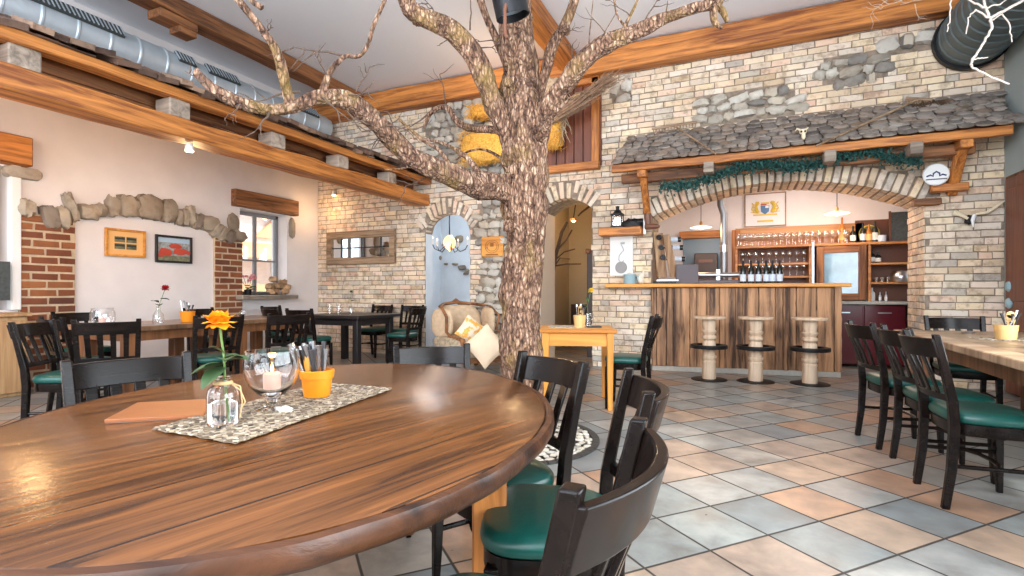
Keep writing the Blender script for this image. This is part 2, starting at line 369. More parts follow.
def bark_mat():
    m, nt, b = newmat('rough_bark'); g = G(nt)
    v = g.coord(scale=(1,1,.33)); f = g.noise(v, 30, 9, .74, .35); v2 = g.coord(); f2 = g.noise(v2, 3.2, 4, .6); f3 = g.noise(v2, 70, 3, .7)
    vo = g.n('ShaderNodeTexVoronoi', feature='DISTANCE_TO_EDGE'); g.l(g.coord(scale=(1,1,.36)), vo.inputs['Vector']); vo.inputs['Scale'].default_value = 40
    crack = g.ramp(vo.outputs['Distance'], [(.0, (.25,.2,.18)), (.22, (1,1,1))])
    col = g.ramp(f, [(.37, (.07,.03,.018)), (.45, (.27,.135,.08)), (.53, (.50,.28,.17)), (.63, (.88,.61,.43))])
    col = g.mix(.85, col, crack, 'MULTIPLY')
    lich = g.ramp(f2, [(.52, (0,0,0)), (.64, (1,1,1))]); col = g.mix(g.math('MULTIPLY', lich, g.math('MULTIPLY', f3, .8)), col, (.46,.29,.06))
    g.l(col, b.inputs['Base Color']); b.inputs['Roughness'].default_value = .9
    h = g.math('ADD', g.math('ADD', f, g.math('MULTIPLY', f3, .35)), g.math('MULTIPLY', g.math('MINIMUM', vo.outputs['Distance'], .2), 2.2))
    g.bump(h, b, 1.0, .035); return m
M['bark'] = bark_mat()
def braid_mat():
    m, nt, b = newmat('braided_runner'); g = G(nt)
    v = g.coord(rot=(0,0,R(45)), scale=(1,1,1)); w = g.n('ShaderNodeTexChecker'); g.l(v, w.inputs[0]); w.inputs['Scale'].default_value = 70
    w.inputs[1].default_value = (.62,.54,.42,1); w.inputs[2].default_value = (.15,.12,.095,1)
    f = g.noise(v, 60, 3); col = g.mix(.6, w.outputs[0], g.ramp(f, [(.4,(.25,.20,.16)), (.6,(.95,.85,.7))]), 'MIX')
    g.l(col, b.inputs['Base Color']); b.inputs['Roughness'].default_value = .9; g.bump(f, b, .6, .004); return m
M['braid'] = braid_mat()

# ================================================================== the room
X0, X1, Y0, ZC = -7.39, 2.67, 7.47, 4.62
DEP = .67
YF = -3.5
mb = MB(); mb.add([(-9.5,YF,0),(5,YF,0),(5,12,0),(-9.5,12,0)], [(0,1,2,3)])
mb.build('floor', M['floor'], kind='structure', smooth=False)
MB().box(((X0+X1)/2, (YF+Y0)/2+.2, ZC+.1), (X1-X0+.6, Y0-YF+.6, .2)).build('ceiling', M['ceiling'], kind='structure', smooth=False)
# back wall with its three arches
AR = [(-4.97,-4.09,2.10,2.43,'e'), (-2.86,-2.03,2.36,2.53,'s'), (-1.17,1.955,2.17,2.53,'s')]
def archz(x, a):
    xm = (a[0]+a[1])/2; hw = (a[1]-a[0])/2; q = min(1, abs((x-xm)/hw))
    return a[2]+(a[3]-a[2])*((1-q*q) if a[4] == 's' else math.sqrt(1-q*q))
mb = MB(); xs = [X0-.2]
for a in AR: xs += [a[0]+(a[1]-a[0])*i/16 for i in range(17)]
xs += [X1+.25]
xs = sorted(xs+[-3.2])
for i in range(len(xs)-1):
    xa, xb = xs[i], xs[i+1]; za = zb = 0
    for a in AR:
        if xa >= a[0]-1e-6 and xb <= a[1]+1e-6: za, zb = archz(xa, a), archz(xb, a)
    DQ = .22 if xb < -3 else DEP
    mb.add([(xa,Y0,za),(xb,Y0,zb),(xb,Y0,ZC),(xa,Y0,ZC),(xa,Y0+DQ,za),(xb,Y0+DQ,zb),(xb,Y0+DQ,ZC),(xa,Y0+DQ,ZC)],
           [(0,1,2,3),(4,7,6,5),(0,4,5,1),(3,2,6,7),(0,3,7,4),(1,5,6,2)])
wall_back = mb.build('wall_back', M['mortar'], kind='structure', smooth=False)
def stone_zone(u, z):
    n = noise.noise(Vector((u*1.7, z*1.7, 3)))*.35
    for cx, cz, hx, hz in ((-4.1,3.72,1.0,.62), (-3.55,1.5,.42,1.7), (-3.5,2.9,.32,.6), (.05,3.58,.62,.20), (1.22,3.83,.40,.17), (1.75,4.02,.26,.1), (-1.6,3.95,.15,.12)):
        q = math.sqrt(((u-cx)/hx)**4+((z-cz)/hz)**4)**.5
        if q+n < 1: return True
    return False
HATCH = (-3.0, -1.91, 2.91, 4.40)
def open_back(u, z, pad=.0, vt=.26):
    for a, t in zip(AR, (.25, .25, .25)):
        if a[0]-pad < u < a[1]+pad and z < archz(u, a)+(t if vt else 0): return True
        if a[0]-t*.6 < u < a[1]+t*.6 and a[2] < z < a[2]+t*(1-max(a[0]-u, u-a[1], 0)/(t*.6)): return True
    return False
def bk_ok(u, z): return not open_back(u, z) and not stone_zone(u, z) and not (HATCH[0] < u < HATCH[1] and HATCH[2] < z < HATCH[3])
def bricks(mb, u0, u1, z0, z1, P, ok, bw=.25, bh=.082, gap=.011, proud=.012, seed=1, end=0):
    rn = random.Random(seed); nr = int((z1-z0)/bh); off = 0
    for j in range(nr+1):
        z = z0+j*bh; zt = min(z+bh-gap, z1)
        if zt-z < .02: continue
        u = u0-(.5*bw if j % 2 else 0)-rn.random()*.05
        while u < u1:
            w = bw*(rn.choice((1,1,1,.5,1.05,.9)) if not end else 1); a, b = max(u, u0)+gap/2, min(u+w, u1)-gap/2; u += w
            if b-a < .03: continue
            n = 8; st = [ok(a+(b-a)*(i+.5)/n, (z+zt)/2) for i in range(n)]
            if not any(st): continue
            i0 = st.index(True); i1 = i0
            while i1+1 < n and st[i1+1]: i1 += 1
            a2, b2 = a+(b-a)*i0/n, a+(b-a)*(i1+1)/n
            if b2-a2 < .03: continue
            jz = lambda: rn.uniform(-.004, .004)
            o = proud*rn.uniform(.2, 1.3)
            cr = [(a2+jz(), z+jz()), (b2+jz(), z+jz()), (b2+jz(), zt+jz()), (a2+jz(), zt+jz())]
            uc, zc = (a2+b2)/2, (z+zt)/2
            fr = [(uc+(p-uc)*(1-.008/max(.04,b2-a2)), zc+(q-zc)*.88) for p, q in cr]
            vs = [P(p, q, -.01) for p, q in cr]+[P(p, q, o*.6) for p, q in cr]+[P(p, q, o) for p, q in fr]
            mb.add(vs, [(0,1,5,4),(1,2,6,5),(2,3,7,6),(3,0,4,7),(4,5,9,8),(5,6,10,9),(6,7,11,10),(7,4,8,11),(8,9,10,11)])
Pb = lambda u, z, o: (u, Y0-o, z)
mb = MB(); bricks(mb, X0, X1, .0, ZC, Pb, bk_ok, seed=3)
bricks(mb, Y0, Y0+DEP, 0, 2.2, lambda u, z, o: (1.955-o, u, z), lambda u, z: True, bw=.24, seed=5)
mb.build('brickwork', M['brick'], wall_back, smooth=False)
def stones(mb, zone, u0, u1, z0, z1, P3, sx=.17, sz=.12, proud=.05, seed=2):
    rn = random.Random(seed); z = z0; k = 0
    while z < z1:
        h = sz*rn.uniform(.7, 1.5); u = u0-rn.random()*.1
        while u < u1:
            w = sx*rn.uniform(.6, 1.6)
            if zone(u+w/2, z+h/2):
                c = P3(u+w/2, z+h/2+rn.uniform(-.02,.02), 0); k += 1
                d = (w*.97, proud*2*rn.uniform(.7,1.4), h*.97)
                mb.blob(c, d, rot=Ry(rn.uniform(-.3,.3)), p=3.8, nz=.2, seed=k*1.37, n=6, freq=2.6)
            u += w
        z += h
mb = MB(); stones(mb, lambda u, z: stone_zone(u, z) and not open_back(u, z) and not (HATCH[0]-.05 < u < HATCH[1]+.03 and HATCH[2]-.03 < z), -5.3, 2.4, .0, 4.4, lambda u, z, o: (u, Y0-o, z))
mb.build('rubble_stones', M['rubble'], wall_back, smooth=True)
# voussoirs
for idx, (a, t, wv) in enumerate(zip(AR, (.25, .25, .25), (.085, .085, .088))):
    mb = MB(); rn = random.Random(idx+20); xm = (a[0]+a[1])/2; hw = (a[1]-a[0])/2
    pts = []; N = 400
    th0 = math.pi if a[4] == 'e' else None
    for i in range(N+1):
        if a[4] == 'e': th = math.pi*(1-i/N); x = xm+hw*math.cos(th); z = a[2]+(a[3]-a[2])*math.sin(th)
        else: x = a[0]+2*hw*i/N; z = archz(x, a)
        pts.append(Vector((x, 0, z)))
    L = sum((pts[i+1]-pts[i]).length for i in range(N)); n = int(L/wv); step = L/n
    acc = 0; k = 0
    for i in range(N):
        dl = (pts[i+1]-pts[i]).length
        while acc+dl >= (k+.5)*step and k < n:
            p = pts[i]; tt = (pts[i+1]-pts[i]).normalized()
            if idx != 2: fan = (p.x-xm)/hw*.75; nrm = Vector((math.sin(fan), 0, math.cos(fan)))
            else: fan = (p.x-xm)/hw*.42; nrm = Vector((math.sin(fan), 0, math.cos(fan)))
            ang = math.atan2(nrm.x, nrm.z); q = rn.uniform(.85, 1.1); yo = rn.uniform(0, .03)
            c = p+nrm*(t*q/2-.012)
            if idx == 2:
                for (ya, yb) in ((Y0-.05+yo, Y0+.2), (Y0+.21, Y0+DEP+.01)):
                    mb.box((c.x, (ya+yb)/2, c.z), (step*.80, yb-ya, t*q), rot=Ry(ang+rn.uniform(-.04,.04)), tap=.9)
            else: mb.box((c.x, Y0-.035+yo+.1, c.z), (step*.82, .2, t*q), rot=Ry(ang+rn.uniform(-.03,.03)), tap=.8)
            k += 1
        acc += dl
    mb.build('trim_%d' % (idx+1), M['brick'], kind='structure', smooth=False, bev=.006)
# bigger stones set in the upper wall
# left wall with two windows
WIN = [(2.0, 2.93, .9, 2.48), (5.79, 6.73, 1.05, 2.45)]
def wall_rects(mb, u0, u1, zt, holes, P):
    us = sorted(set([u0, u1]+[h[0] for h in holes]+[h[1] for h in holes]))
    for i in range(len(us)-1):
        a, b = us[i], us[i+1]; spans = [(0, zt)]
        for h in holes:
            if h[0] <= a+1e-6 and h[1] >= b-1e-6: spans = [(0, h[2]), (h[3], zt)]
        for z0, z1 in spans:
            if z1-z0 < 1e-3: continue
            vs = [P(a,z0,0),P(b,z0,0),P(b,z1,0),P(a,z1,0),P(a,z0,1),P(b,z0,1),P(b,z1,1),P(a,z1,1)]
            mb.add(vs, [(0,1,2,3),(4,7,6,5),(0,4,5,1),(3,2,6,7),(0,3,7,4),(1,5,6,2)])
mb = MB(); wall_rects(mb, YF, Y0+DEP, ZC, WIN, lambda u, z, o: (X0-.38*o, u, z)); mb.build('wall_left', M['plaster'], kind='structure', smooth=False)
mb = MB(); wall_rects(mb, YF, Y0+DEP, ZC, [(-2.6,-.9,.7,2.9),(-.5,1.4,.7,2.9),(1.8,3.7,.7,2.9)], lambda u, z, o: (X1+.3*o, u, z)); mb.build('wall_right', M['greyplaster'], kind='structure', smooth=False)
mb = MB(); wall_rects(mb, X0-.38, X1+.3, ZC, [(-6.6,-4.4,.7,4.2),(-3.9,-1.6,.7,4.2),(-1.1,1.2,.7,4.2)], lambda u, z, o: (u, YF-.3*o, z)); mb.build('wall_front', M['plaster'], kind='structure', smooth=False)
def window(n, a, b, z0, z1):
    fr = MB(); xf = X0-.24; y, w = (a+b)/2, b-a
    for yy in (a+.03, b-.03): fr.box((xf, yy, (z0+z1)/2), (.06, .06, z1-z0))
    for zz in (z0+.03, z1-.03): fr.box((xf, y, zz), (.06, w, .06))
    fr.box((xf, y, (z0+z1)/2), (.055, .05, z1-z0-.1)); fr.box((xf, y, z0+(z1-z0)*.42), (.05, w-.1, .03))
    o = fr.build('window_%d' % n, M['window_frame'], kind='structure', bev=.006)
    MB().box((xf-.01, y, (z0+z1)/2), (.006, w-.1, z1-z0-.1)).build('pane', M['pane'], o, smooth=False)
    return o
M['window_frame'] = plain('grey_window_frame', (.22,.22,.23), .5)
window(1, 5.79, 6.73, 1.05, 2.45); window(2, 2.0, 2.93, .9, 2.48)
# white stone reveal strip and far sill
s = MB().box((X0-.02, 6.24, 1.015), (.46, 1.12, .07)); s.build('trim_4', M['stone'], kind='structure', bev=.012)
# brick piers of the left niche
def pier(n, ua, ub, zt, seed):
    mb = MB().box((X0+.02, (ua+ub)/2, zt/2), (.05, ub-ua, zt)); o = mb.build('trim_%d' % n, M['redmortar'], kind='structure', smooth=False)
    mb = MB(); bricks(mb, ua-.01, ub+.01, 0.02, zt, lambda u, z, o_: (X0+.045+o_, u, z), lambda u, z: True, bw=.265, bh=.094, gap=.024, proud=.012, seed=seed, end=1)
    mb.build('brickwork', M['redbrick'], o, smooth=False, bev=.004)
ya, _ = LW(18, 217); yb, zt = LW(73, 222); pier(5, ya, yb, 1.99, 31)
ya, _ = LW(213, 235); pier(6, ya, 5.80, 1.93, 32)
# stone arch
mb = MB(); k = 0
STN = [(95,312,66,72,0),(188,350,62,98,14),(243,352,46,92,8),(275,312,34,122,16),(345,330,78,62,0),(395,322,40,52,0),(440,306,48,84,0),(505,306,80,86,5),(590,310,104,98,-4),(668,325,60,92,0),(705,350,24,62,5),(730,350,30,70,0),(752,345,30,84,0),(785,366,32,62,-12),(830,376,70,66,-10),(856,402,32,62,-25),(880,416,34,62,-30),(910,426,42,56,-25),(945,424,62,42,-10)]
for (cx, cy, w, h, rot) in STN:
    px, py = cx/4, 130+cy/4; y1_, z1_ = LW(px-w/8, py); y2_, z2_ = LW(px+w/8, py); _, za = LW(px, py-h/8); yc, zb = LW(px, py+h/8)
    k += 1; mb.blob((X0+.03, yc, (za+zb)/2), (.17, (y2_-y1_)*1.02, (za-zb)*.95), rot=Rx(R(rot)), p=4.5, nz=.17, seed=k*2.3, n=8, freq=2.6)
mb.build('trim_7', M['stone'], kind='structure')
# wooden lintels over the windows
def solo(name, mb, mat, label, cat, group=None, **k): return tag(mb.build(name, mat, **k), label, cat, group)
solo('wooden_lintel', MB().box((X0+.03, 6.27, 2.60), (.16, 1.27, .27)), M['rough_y'], 'brown wooden lintel set over the far window in the white wall', 'lintel', bev=.012)
solo('wooden_lintel', MB().box((X0+.05, 2.45, 2.66), (.2, 1.26, .32)), M['beam_y'], 'thick orange wooden lintel at the left edge above the white window frame', 'lintel', bev=.012)
solo('stone_block', MB().blob((X0+.03, 3.03, 2.43), (.14, .34, .13), p=5, nz=.05, seed=3), M['stone'], 'flat grey stone jutting from the plaster under the left orange lintel', 'stone')
solo('stone_block', MB().blob((X0+.01, 6.83, 2.25), (.1, .12, .36), p=3, nz=.12, seed=5), M['stone'], 'narrow stone set in plaster right of the far window lintel', 'stone')
solo('stone_block', MB().blob((X0+.01, 5.66, 2.2), (.08, .2, .28), p=3, nz=.12, seed=8), M['stone'], 'pinkish stone set in plaster left of the far window', 'stone')
MB().box((X0+.02, 2.965, 1.7), (.10, .09, 1.6)).build('trim_8', M['white'], kind='structure', bev=.01)
solo('slate_board', MB().box((X0+.10, 2.62, 1.22), (.03, .55, .42)), M['slate'], 'small black slate menu board hanging at the left window edge', 'board', bev=.004)
cu = MB(); pts = []
for i in range(41): pts.append((X0-.02+.035*math.sin(i*1.9), 2.0+.75*i/40))
cu.prism(pts+[(x-.012, y) for x, y in reversed(pts)], .95, 2.45); solo('curtain', cu, M['blind'], 'beige curtain inside the left edge window', 'curtain')
cup = thing('low_cupboard', 'low tan wooden cupboard under the left edge window by the red brick pier', 'cupboard', (-7.16, 2.4, 0))
MB().box((0,0,.42), (.34,1.05,.84)).build('body', M['tanwood'], cup, bev=.008); MB().box((.01,0,.86), (.40,1.10,.04)).build('top', M['tanwood'], cup, bev=.008)
for s in (-1, 1): dd3 = MB().box((.18,s*.26,.42), (.02,.48,.76)).build('door', M['tanwood'], cup, bev=.006); MB().lathe([(.0,0),(.015,0),(.012,.03),(.0,.03)], (.19,s*.06,.55), 10, rot=Ry(R(90))).build('knob', M['leather'], dd3)
# door on the right wall
MB().box((X1+.02, 6.72, 1.18), (.06, 1.42, 2.38)).build('trim_9', M['rough_z'], kind='structure', bev=.01)
d = MB().box((X1-.02, 6.7, 1.17), (.06, 1.24, 2.3)); dd = d.build('door_1', M['doorwood'], kind='structure', bev=.008)
MB().box((X1-.055, 7.02, 1.6), (.02, .4, 1.2)).box((X1-.055, 6.5, 1.6), (.02, .4, 1.2)).build('door_panel', M['doorwood'], dd, bev=.01)
for zz, nm in ((1.16, 'lock_plate'), (.98, 'door_knob')):
    MB().lathe([(.0,0),(.055,0),(.06,.012),(.045,.03),(.02,.04)], (X1-.05, 7.2, zz), 16, rot=Ry(R(-90))).build(nm, M['enamel'], dd)
# rooms behind the arches
def room(n, x0, x1, y1, zt, mat, y0=Y0+DEP):
    mb = MB().box(((x0+x1)/2, y1+.05, zt/2), (x1-x0+.2, .1, zt)); mb.build('wall_%s_far' % n, mat, kind='structure', smooth=False)
    MB().box((x0-.05, (y0+y1)/2, zt/2), (.1, y1-y0, zt)).build('wall_%s_left' % n, mat, kind='structure', smooth=False)
    MB().box((x1+.05, (y0+y1)/2, zt/2), (.1, y1-y0, zt)).build('wall_%s_right' % n, mat, kind='structure', smooth=False)
    MB().box(((x0+x1)/2, (y0+y1)/2, zt+.05), (x1-x0+.2, y1-y0+.1, .1)).build('ceiling_%s' % n, mat, kind='structure', smooth=False)
room('side_room', -6.6, -3.5, 10.6, 3.1, M['blueplaster'], Y0+.22)
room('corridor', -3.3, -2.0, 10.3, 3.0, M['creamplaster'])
room('bar', -1.8, 3.2, 9.62, 3.1, M['plaster'])
# plaster jambs
MB().box((-4.975, Y0+.12, 1.05), (.03, .2, 2.1)).build('trim_10', M['blueplaster'], kind='structure', smooth=False)
MB().box((-2.865, Y0+DEP/2, 1.18), (.03, DEP, 2.36)).build('trim_11', plain('lamp_warmed_plaster', (.80,.62,.46), .9), kind='structure', smooth=False)  # warm light of the corridor lamp is put into this jamb's plaster colour
# ================================================================== beams, ducts and the lean-to
def rough_box(mb, a, b, seed=0, n=14, j=.008):      # hewn beam between two corners, along its longest side
    a, b = Vector(a), Vector(b); d = b-a; ax = max(range(3), key=lambda i: abs(d[i])); o1, o2 = [i for i in range(3) if i != ax]
    rings = []
    for i in range(n+1):
        ring = []
        for (p, q) in ((0,0),(1,0),(1,1),(0,1)):
            v = Vector((0,0,0)); v[ax] = a[ax]+d[ax]*i/n; v[o1] = a[o1]+d[o1]*p; v[o2] = a[o2]+d[o2]*q
            w = noise.noise(Vector((i*.7+seed, p*5, q*5)))*j*2; v[o1] += w; v[o2] += noise.noise(Vector((i*.6, p*5+seed, q*9)))*j*2
            ring.append(v)
        rings.append(ring)
    return mb.rng(rings)
solo('ceiling_beam', rough_box(MB(), (X0+.02, 7.24, 4.25), (X1-.02, Y0-.03, 4.59), 1, 30), M['beam_x'], 'long orange timber beam running along the top of the brick back wall', 'beam', bev=.012)
solo('ceiling_beam', rough_box(MB(), (-6.36, -1.0, 4.40), (-6.10, 7.22, 4.60), 2, 24), M['rough_y'], 'brown ceiling beam running above the left side toward the back wall', 'beam', bev=.012)
solo('ceiling_beam', rough_box(MB(), (-2.45, 3.2, 4.36), (-2.2, 7.22, 4.60), 3, 14), M['beam_y'], 'orange ceiling beam seen behind the top of the tree trunk', 'beam', bev=.012)
solo('beam_block', MB().box((-6.25, 4.0, 4.35), (.24, .46, .10)).box((-6.25, 4.12, 4.27), (.2, .22, .08)), M['rough_y'], 'short brown timber block hanging under the left ceiling beam', 'block', bev=.012)
lt = thing('lean_to_roof', 'long orange timber lean-to roof with shingles along the left wall', 'roof', (-5.0, 3, 0))
def P(name, mb, mat, parent, **k):        # a part: geometry is given in world axes when the parent is unrotated
    o = mb.build(name, mat, parent, **k)
    if parent.location.length: o.location = -parent.location
    return o
YA = -1.2
P('lower_beam', rough_box(MB(), (-5.12, YA, 2.57), (-4.86, 7.44, 2.76), 5, 30, .012), M['beam_y'], lt, bev=.015)
P('fascia', rough_box(MB(), (-4.98, YA, 2.93), (-4.83, 7.44, 3.02), 6, 30, .008), M['beam_y'], lt, bev=.01)
P('ledger', rough_box(MB(), (-5.4, YA, 2.77), (-5.26, 7.44, 2.90), 7, 30, .01), M['rough_y'], lt, bev=.01)
for yy in (-.2, .95, 2.03, 3.19, 4.33, 5.39, 6.45):
    P('joist_end', MB().box((-4.99, yy, 2.845), (.22, .20, .17)), M['grey_end'], lt, bev=.012)
for k in range(2): P('infill_board', rough_box(MB(), (-5.22, YA, 2.74+.15*k), (-5.19, 7.44, 2.885+.15*k), 60+k, 30, .006), M['rough_y'], lt, bev=.004)
sl = math.atan(.46)
rf = MB()
for (xa, xb, z0, t) in ((-7.36, -4.86, 3.0, .05),):
    rf.add([(xa, YA, z0+(-4.86-xa)*.43), (xb, YA, z0), (xb, 7.44, z0), (xa, 7.44, z0+(-4.86-xa)*.43), (xa, YA, z0+(-4.86-xa)*.43-t), (xb, YA, z0-t), (xb, 7.44, z0-t), (xa, 7.44, z0+(-4.86-xa)*.43-t)], [(0,1,2,3),(4,7,6,5),(0,4,5,1),(3,2,6,7),(0,3,7,4),(1,5,6,2)])
P('roof_boards', rf, M['rough_x'], lt, smooth=False)
rn = random.Random(4); sh = MB()
for row in range(6):
    y = YA+rn.random()*.1
    x = -4.82-row*.17
    while y < 7.4:
        w = rn.uniform(.10, .19); zz = 3.035+(-4.82-x)*.43
        sh.box((x-.10+(rn.uniform(0,.06) if row == 0 else 0), y+w/2, zz+.05+(rn.uniform(-.01,.035) if row < 2 else 0)), (.30+rn.uniform(-.03,.04), w*.96, .045 if row == 0 else .03), rot=Ry(math.atan(.43)-.04+rn.uniform(-.05,.05)) @ Rx(rn.uniform(-.16,.16)))
        y += w
P('shingles', sh, masonry('dark_bark_shingle', [(0,(.07,.04,.03)),(.4,(.16,.09,.06)),(.7,(.10,.06,.045)),(.9,(.34,.22,.15)),(1,(.2,.1,.06))], nz=.6), lt, smooth=False)
# round duct along the left wall
def duct(name, x, z, r, ya, yb, label, step=.5, mat=None, wide=.012):
    t = thing(name, label, 'duct', (x, ya, z))
    n = 28; prof = []
    y = 0; L = yb-ya; k = int(L/step)
    for i in range(k+1):
        s = L*i/k
        prof += [(r, s), (r+wide, s+.012), (r+wide, s+.03), (r, s+.042)] if i < k else [(r, L)]
    MB().lathe(prof, (0,0,0), n, rot=Rx(R(-90))).build('pipe', mat or M['galv'], t)
    return t
dl = duct('ventilation_duct', -7.08, 4.13, .215, -1.0, 7.3, 'round silver ventilation duct with grilles running along the left wall', .33)
for (a, b) in ((22, 120), (175, 192), (205, 236), (293, 315)):
    a_, _ = LW(a, 0, -6.95); b_, _ = LW(b, 0, -6.95); g_ = MB(); rr = Ry(R(52)); c = Vector((math.sin(R(52))*.222, 0, math.cos(R(52))*.222))
    c.x *= 1; f = g_.box((c.x, (a_+b_)/2+1.0, c.z), (.19, b_-a_, .03), rot=rr).build('grille', M['grille'], dl, smooth=False)
    sl_ = MB(); k = int((b_-a_)/.045)
    for i in range(k+1): sl_.box((c.x+.010, a_+1.0+(b_-a_)*i/max(k,1), c.z+.010), (.17, .012, .02), rot=rr)
    sl_.build('slat', M['galv'], f, smooth=False)
dr = duct('ventilation_duct', 2.36, 3.96, .33, 2.5, 7.4, 'large dark spiral duct hanging at the top right by the end of the brick wall', .16, plain('dull_duct', (.15,.19,.20), .42, .7), .012)
MB().lathe([(.32,4.86),(.36,4.86),(.36,4.93),(.32,4.93)], rot=Rx(R(-90)), n=28).build('collar', M['iron'], dr)
# spot lamps on the lean-to
for (x, y, lab) in ((-6.95, 7.40, 'small round warm spotlight on the brick wall above the mirror'), (-4.99, 3.35, 'small warm spotlight under the middle of the lean-to beam')):
    t = thing('spotlight', lab, 'lamp', (x, y, 2.5) if x > -6 else tuple(BKP(334, 195, .07)), group=None)
    MB().lathe([(.0,.07),(.03,.07),(.045,0),(.04,-.005),(.0,-.004)], n=14).build('housing', M['white'], t)
    MB().lathe([(.0,-.006),(.034,-.006),(.034,-.012),(.0,-.014)], n=14).build('bulb', M['bulb'], t)
solo('smoke_detector', MB().lathe([(0,.04),(.05,.04),(.06,.0),(.045,-.02),(0,-.025)], BK(397,185)[0:1]+(7.40,)+BK(397,185)[1:], 16), M['white'], 'white round sensor below the lean-to beam near the arch', 'sensor')
# ================================================================== the tree
tr = thing('bare_tree', 'bare gnarled tree with rough bark growing through the room', 'tree', CW(522, 292, 3.88)*1.0)
tr.location.z = 0
def BR(mb, pts, n=10, wob=.3, seed=0, sub=3):          # (px, py, depth, radius)
    P_ = [Vector(CW(a, b, d)) for a, b, d, r in pts]; R_ = [r*(1 if r > .098 else .88 if r > .06 else .74) for *_, r in pts]
    out = []; rr = []
    m = len(P_)
    for i in range(m-1):
        p0 = P_[max(i-1,0)]; p1 = P_[i]; p2 = P_[i+1]; p3 = P_[min(i+2,m-1)]
        for k in range(sub):
            t = k/sub; q = .5*((2*p1)+(p2-p0)*t+(2*p0-5*p1+4*p2-p3)*t*t+(3*p1-3*p2-p0+p3)*t**3)
            jit = Vector((noise.noise(q*3+Vector((seed,0,0))), noise.noise(q*3+Vector((0,seed,0))), noise.noise(q*3+Vector((0,0,seed)))))*R_[i]*.5
            out.append(q+jit*(1 if 0 < i+k else 0)); rr.append(R_[i]+(R_[i+1]-R_[i])*t)
    out.append(P_[-1]); rr.append(R_[-1])
    return mb.tube(out, rr, n, wob=wob, seed=seed)
D = 3.88
tk = MB()
BR(tk, [(521,425,D,.175),(521,410,D,.162),(521,380,D,.152),(521,340,D,.148),(522,280,D,.150),(523,220,D,.156),(522,185,D,.172),(521,150,D,.165),(524,120,D,.16),(522,85,D,.145),(518,45,D,.125),(513,10,D,.11),(510,-40,D,.10)], 28, .26, 1, 7)
P('trunk', tk, M['bark'], tr, smooth='full')
def branch(pts, seed, n=12, name='branch', mat='bark', wob=.34, sub=4):
    mb = MB(); BR(mb, pts, n, wob, seed, sub); return P(name, mb, M[mat], tr, smooth='full')
branch([(520,160,D,.11),(502,115,D-.05,.085),(487,85,D-.1,.08),(470,52,D-.15,.078),(452,32,D-.2,.075),(428,20,D-.2,.072),(410,8,D-.25,.068),(402,-12,D-.3,.06)], 3)
branch([(528,165,D,.11),(545,120,D-.1,.085),(560,92,D-.2,.078),(577,68,D-.3,.074),(600,48,D-.35,.068),(632,33,D-.4,.062),(668,18,D-.45,.055),(700,8,D-.5,.048),(720,2,D-.5,.042)], 4)
branch([(716,-8,3.4,.035),(714,8,3.38,.034),(715,22,3.36,.028),(722,28,3.36,.012)], 41, 8)
branch([(712,3,3.4,.03),(722,10,3.38,.03),(727,22,3.36,.018)], 42, 8)
branch([(530,130,D,.07),(541,85,D+.05,.058),(550,52,D,.055),(560,32,D,.052),(570,12,D,.048),(578,-10,D,.045)], 5)
branch([(560,32,D,.03),(566,30,D-.1,.022),(570,28,D-.12,.006)], 43, 8)
branch([(508,70,D,.05),(497,38,D+.1,.04),(487,18,D+.1,.036),(478,-8,D+.1,.034)], 6)
branch([(524,212,D,.13),(502,186,D-.1,.10),(474,180,D-.3,.09),(440,170,D-.5,.082),(412,158,D-.6,.076),(388,136,D-.7,.07),(366,116,D-.8,.064),(344,99,D-.9,.062),(320,95,D-1,.058),(300,104,D-1.05,.05),(282,110,D-1.1,.045),(262,110,D-1.1,.043),(240,104,D-1.15,.038),(215,90,D-1.2,.034),(196,72,D-1.2,.028)], 7, 14)
branch([(292,106,D-1.05,.042),(287,88,D-1.1,.036),(280,62,D-1.15,.034),(272,44,D-1.2,.031),(258,24,D-1.25,.027),(236,-4,D-1.3,.024)], 8)
branch([(322,96,D-1,.03),(330,72,D-1.0,.02),(344,57,D-1,.017),(359,56,D-1,.016),(368,44,D-1,.016),(374,24,D-1,.015),(386,-4,D-1,.014)], 9, 8)
branch([(262,8,D-1.3,.02),(252,2,D-1.3,.018),(246,-8,D-1.3,.016)], 91, 8)
branch([(512,150,D,.06),(500,132,D+.25,.045),(478,130,D+.4,.04),(458,123,D+.5,.038),(446,108,D+.55,.032),(432,112,D+.6,.028),(424,128,D+.6,.02)], 10)
branch([(520,176,D,.05),(500,158,D+.3,.02),(484,150,D+.35,.012),(468,152,D+.4,.012),(456,160,D+.4,.008)], 11, 8)
branch([(452,172,D-.4,.03),(440,152,D-.35,.022),(425,142,D-.3,.02),(408,128,D-.3,.014),(395,116,D-.3,.008)], 12, 8)
branch([(480,178,D-.2,.04),(468,158,D-.1,.025),(450,146,D,.018),(432,140,D,.015),(410,138,D,.006)], 13, 8)
branch([(420,162,D-.6,.02),(404,168,D-.6,.012),(385,170,D-.65,.006)], 14, 8)
branch([(540,140,D-.1,.035),(556,112,D-.3,.02),(572,98,D-.35,.012),(584,92,D-.35,.006)], 15, 8)
branch([(622,36,3.5,.03),(626,24,3.48,.018),(634,8,3.45,.013),(640,-6,3.45,.01)], 16, 8)
branch([(625,26,3.5,.014),(617,14,3.5,.008),(613,-6,3.5,.006)], 17, 6)
branch([(588,58,3.55,.008),(590,30,3.55,.006),(594,-8,3.55,.004)], 18, 6)
branch([(596,48,3.55,.005),(606,30,3.55,.004),(618,10,3.5,.003)], 19, 6)
branch([(664,20,3.42,.007),(667,6,3.42,.005),(668,-8,3.42,.003)], 20, 6)
tw = MB(); rn = random.Random(12)
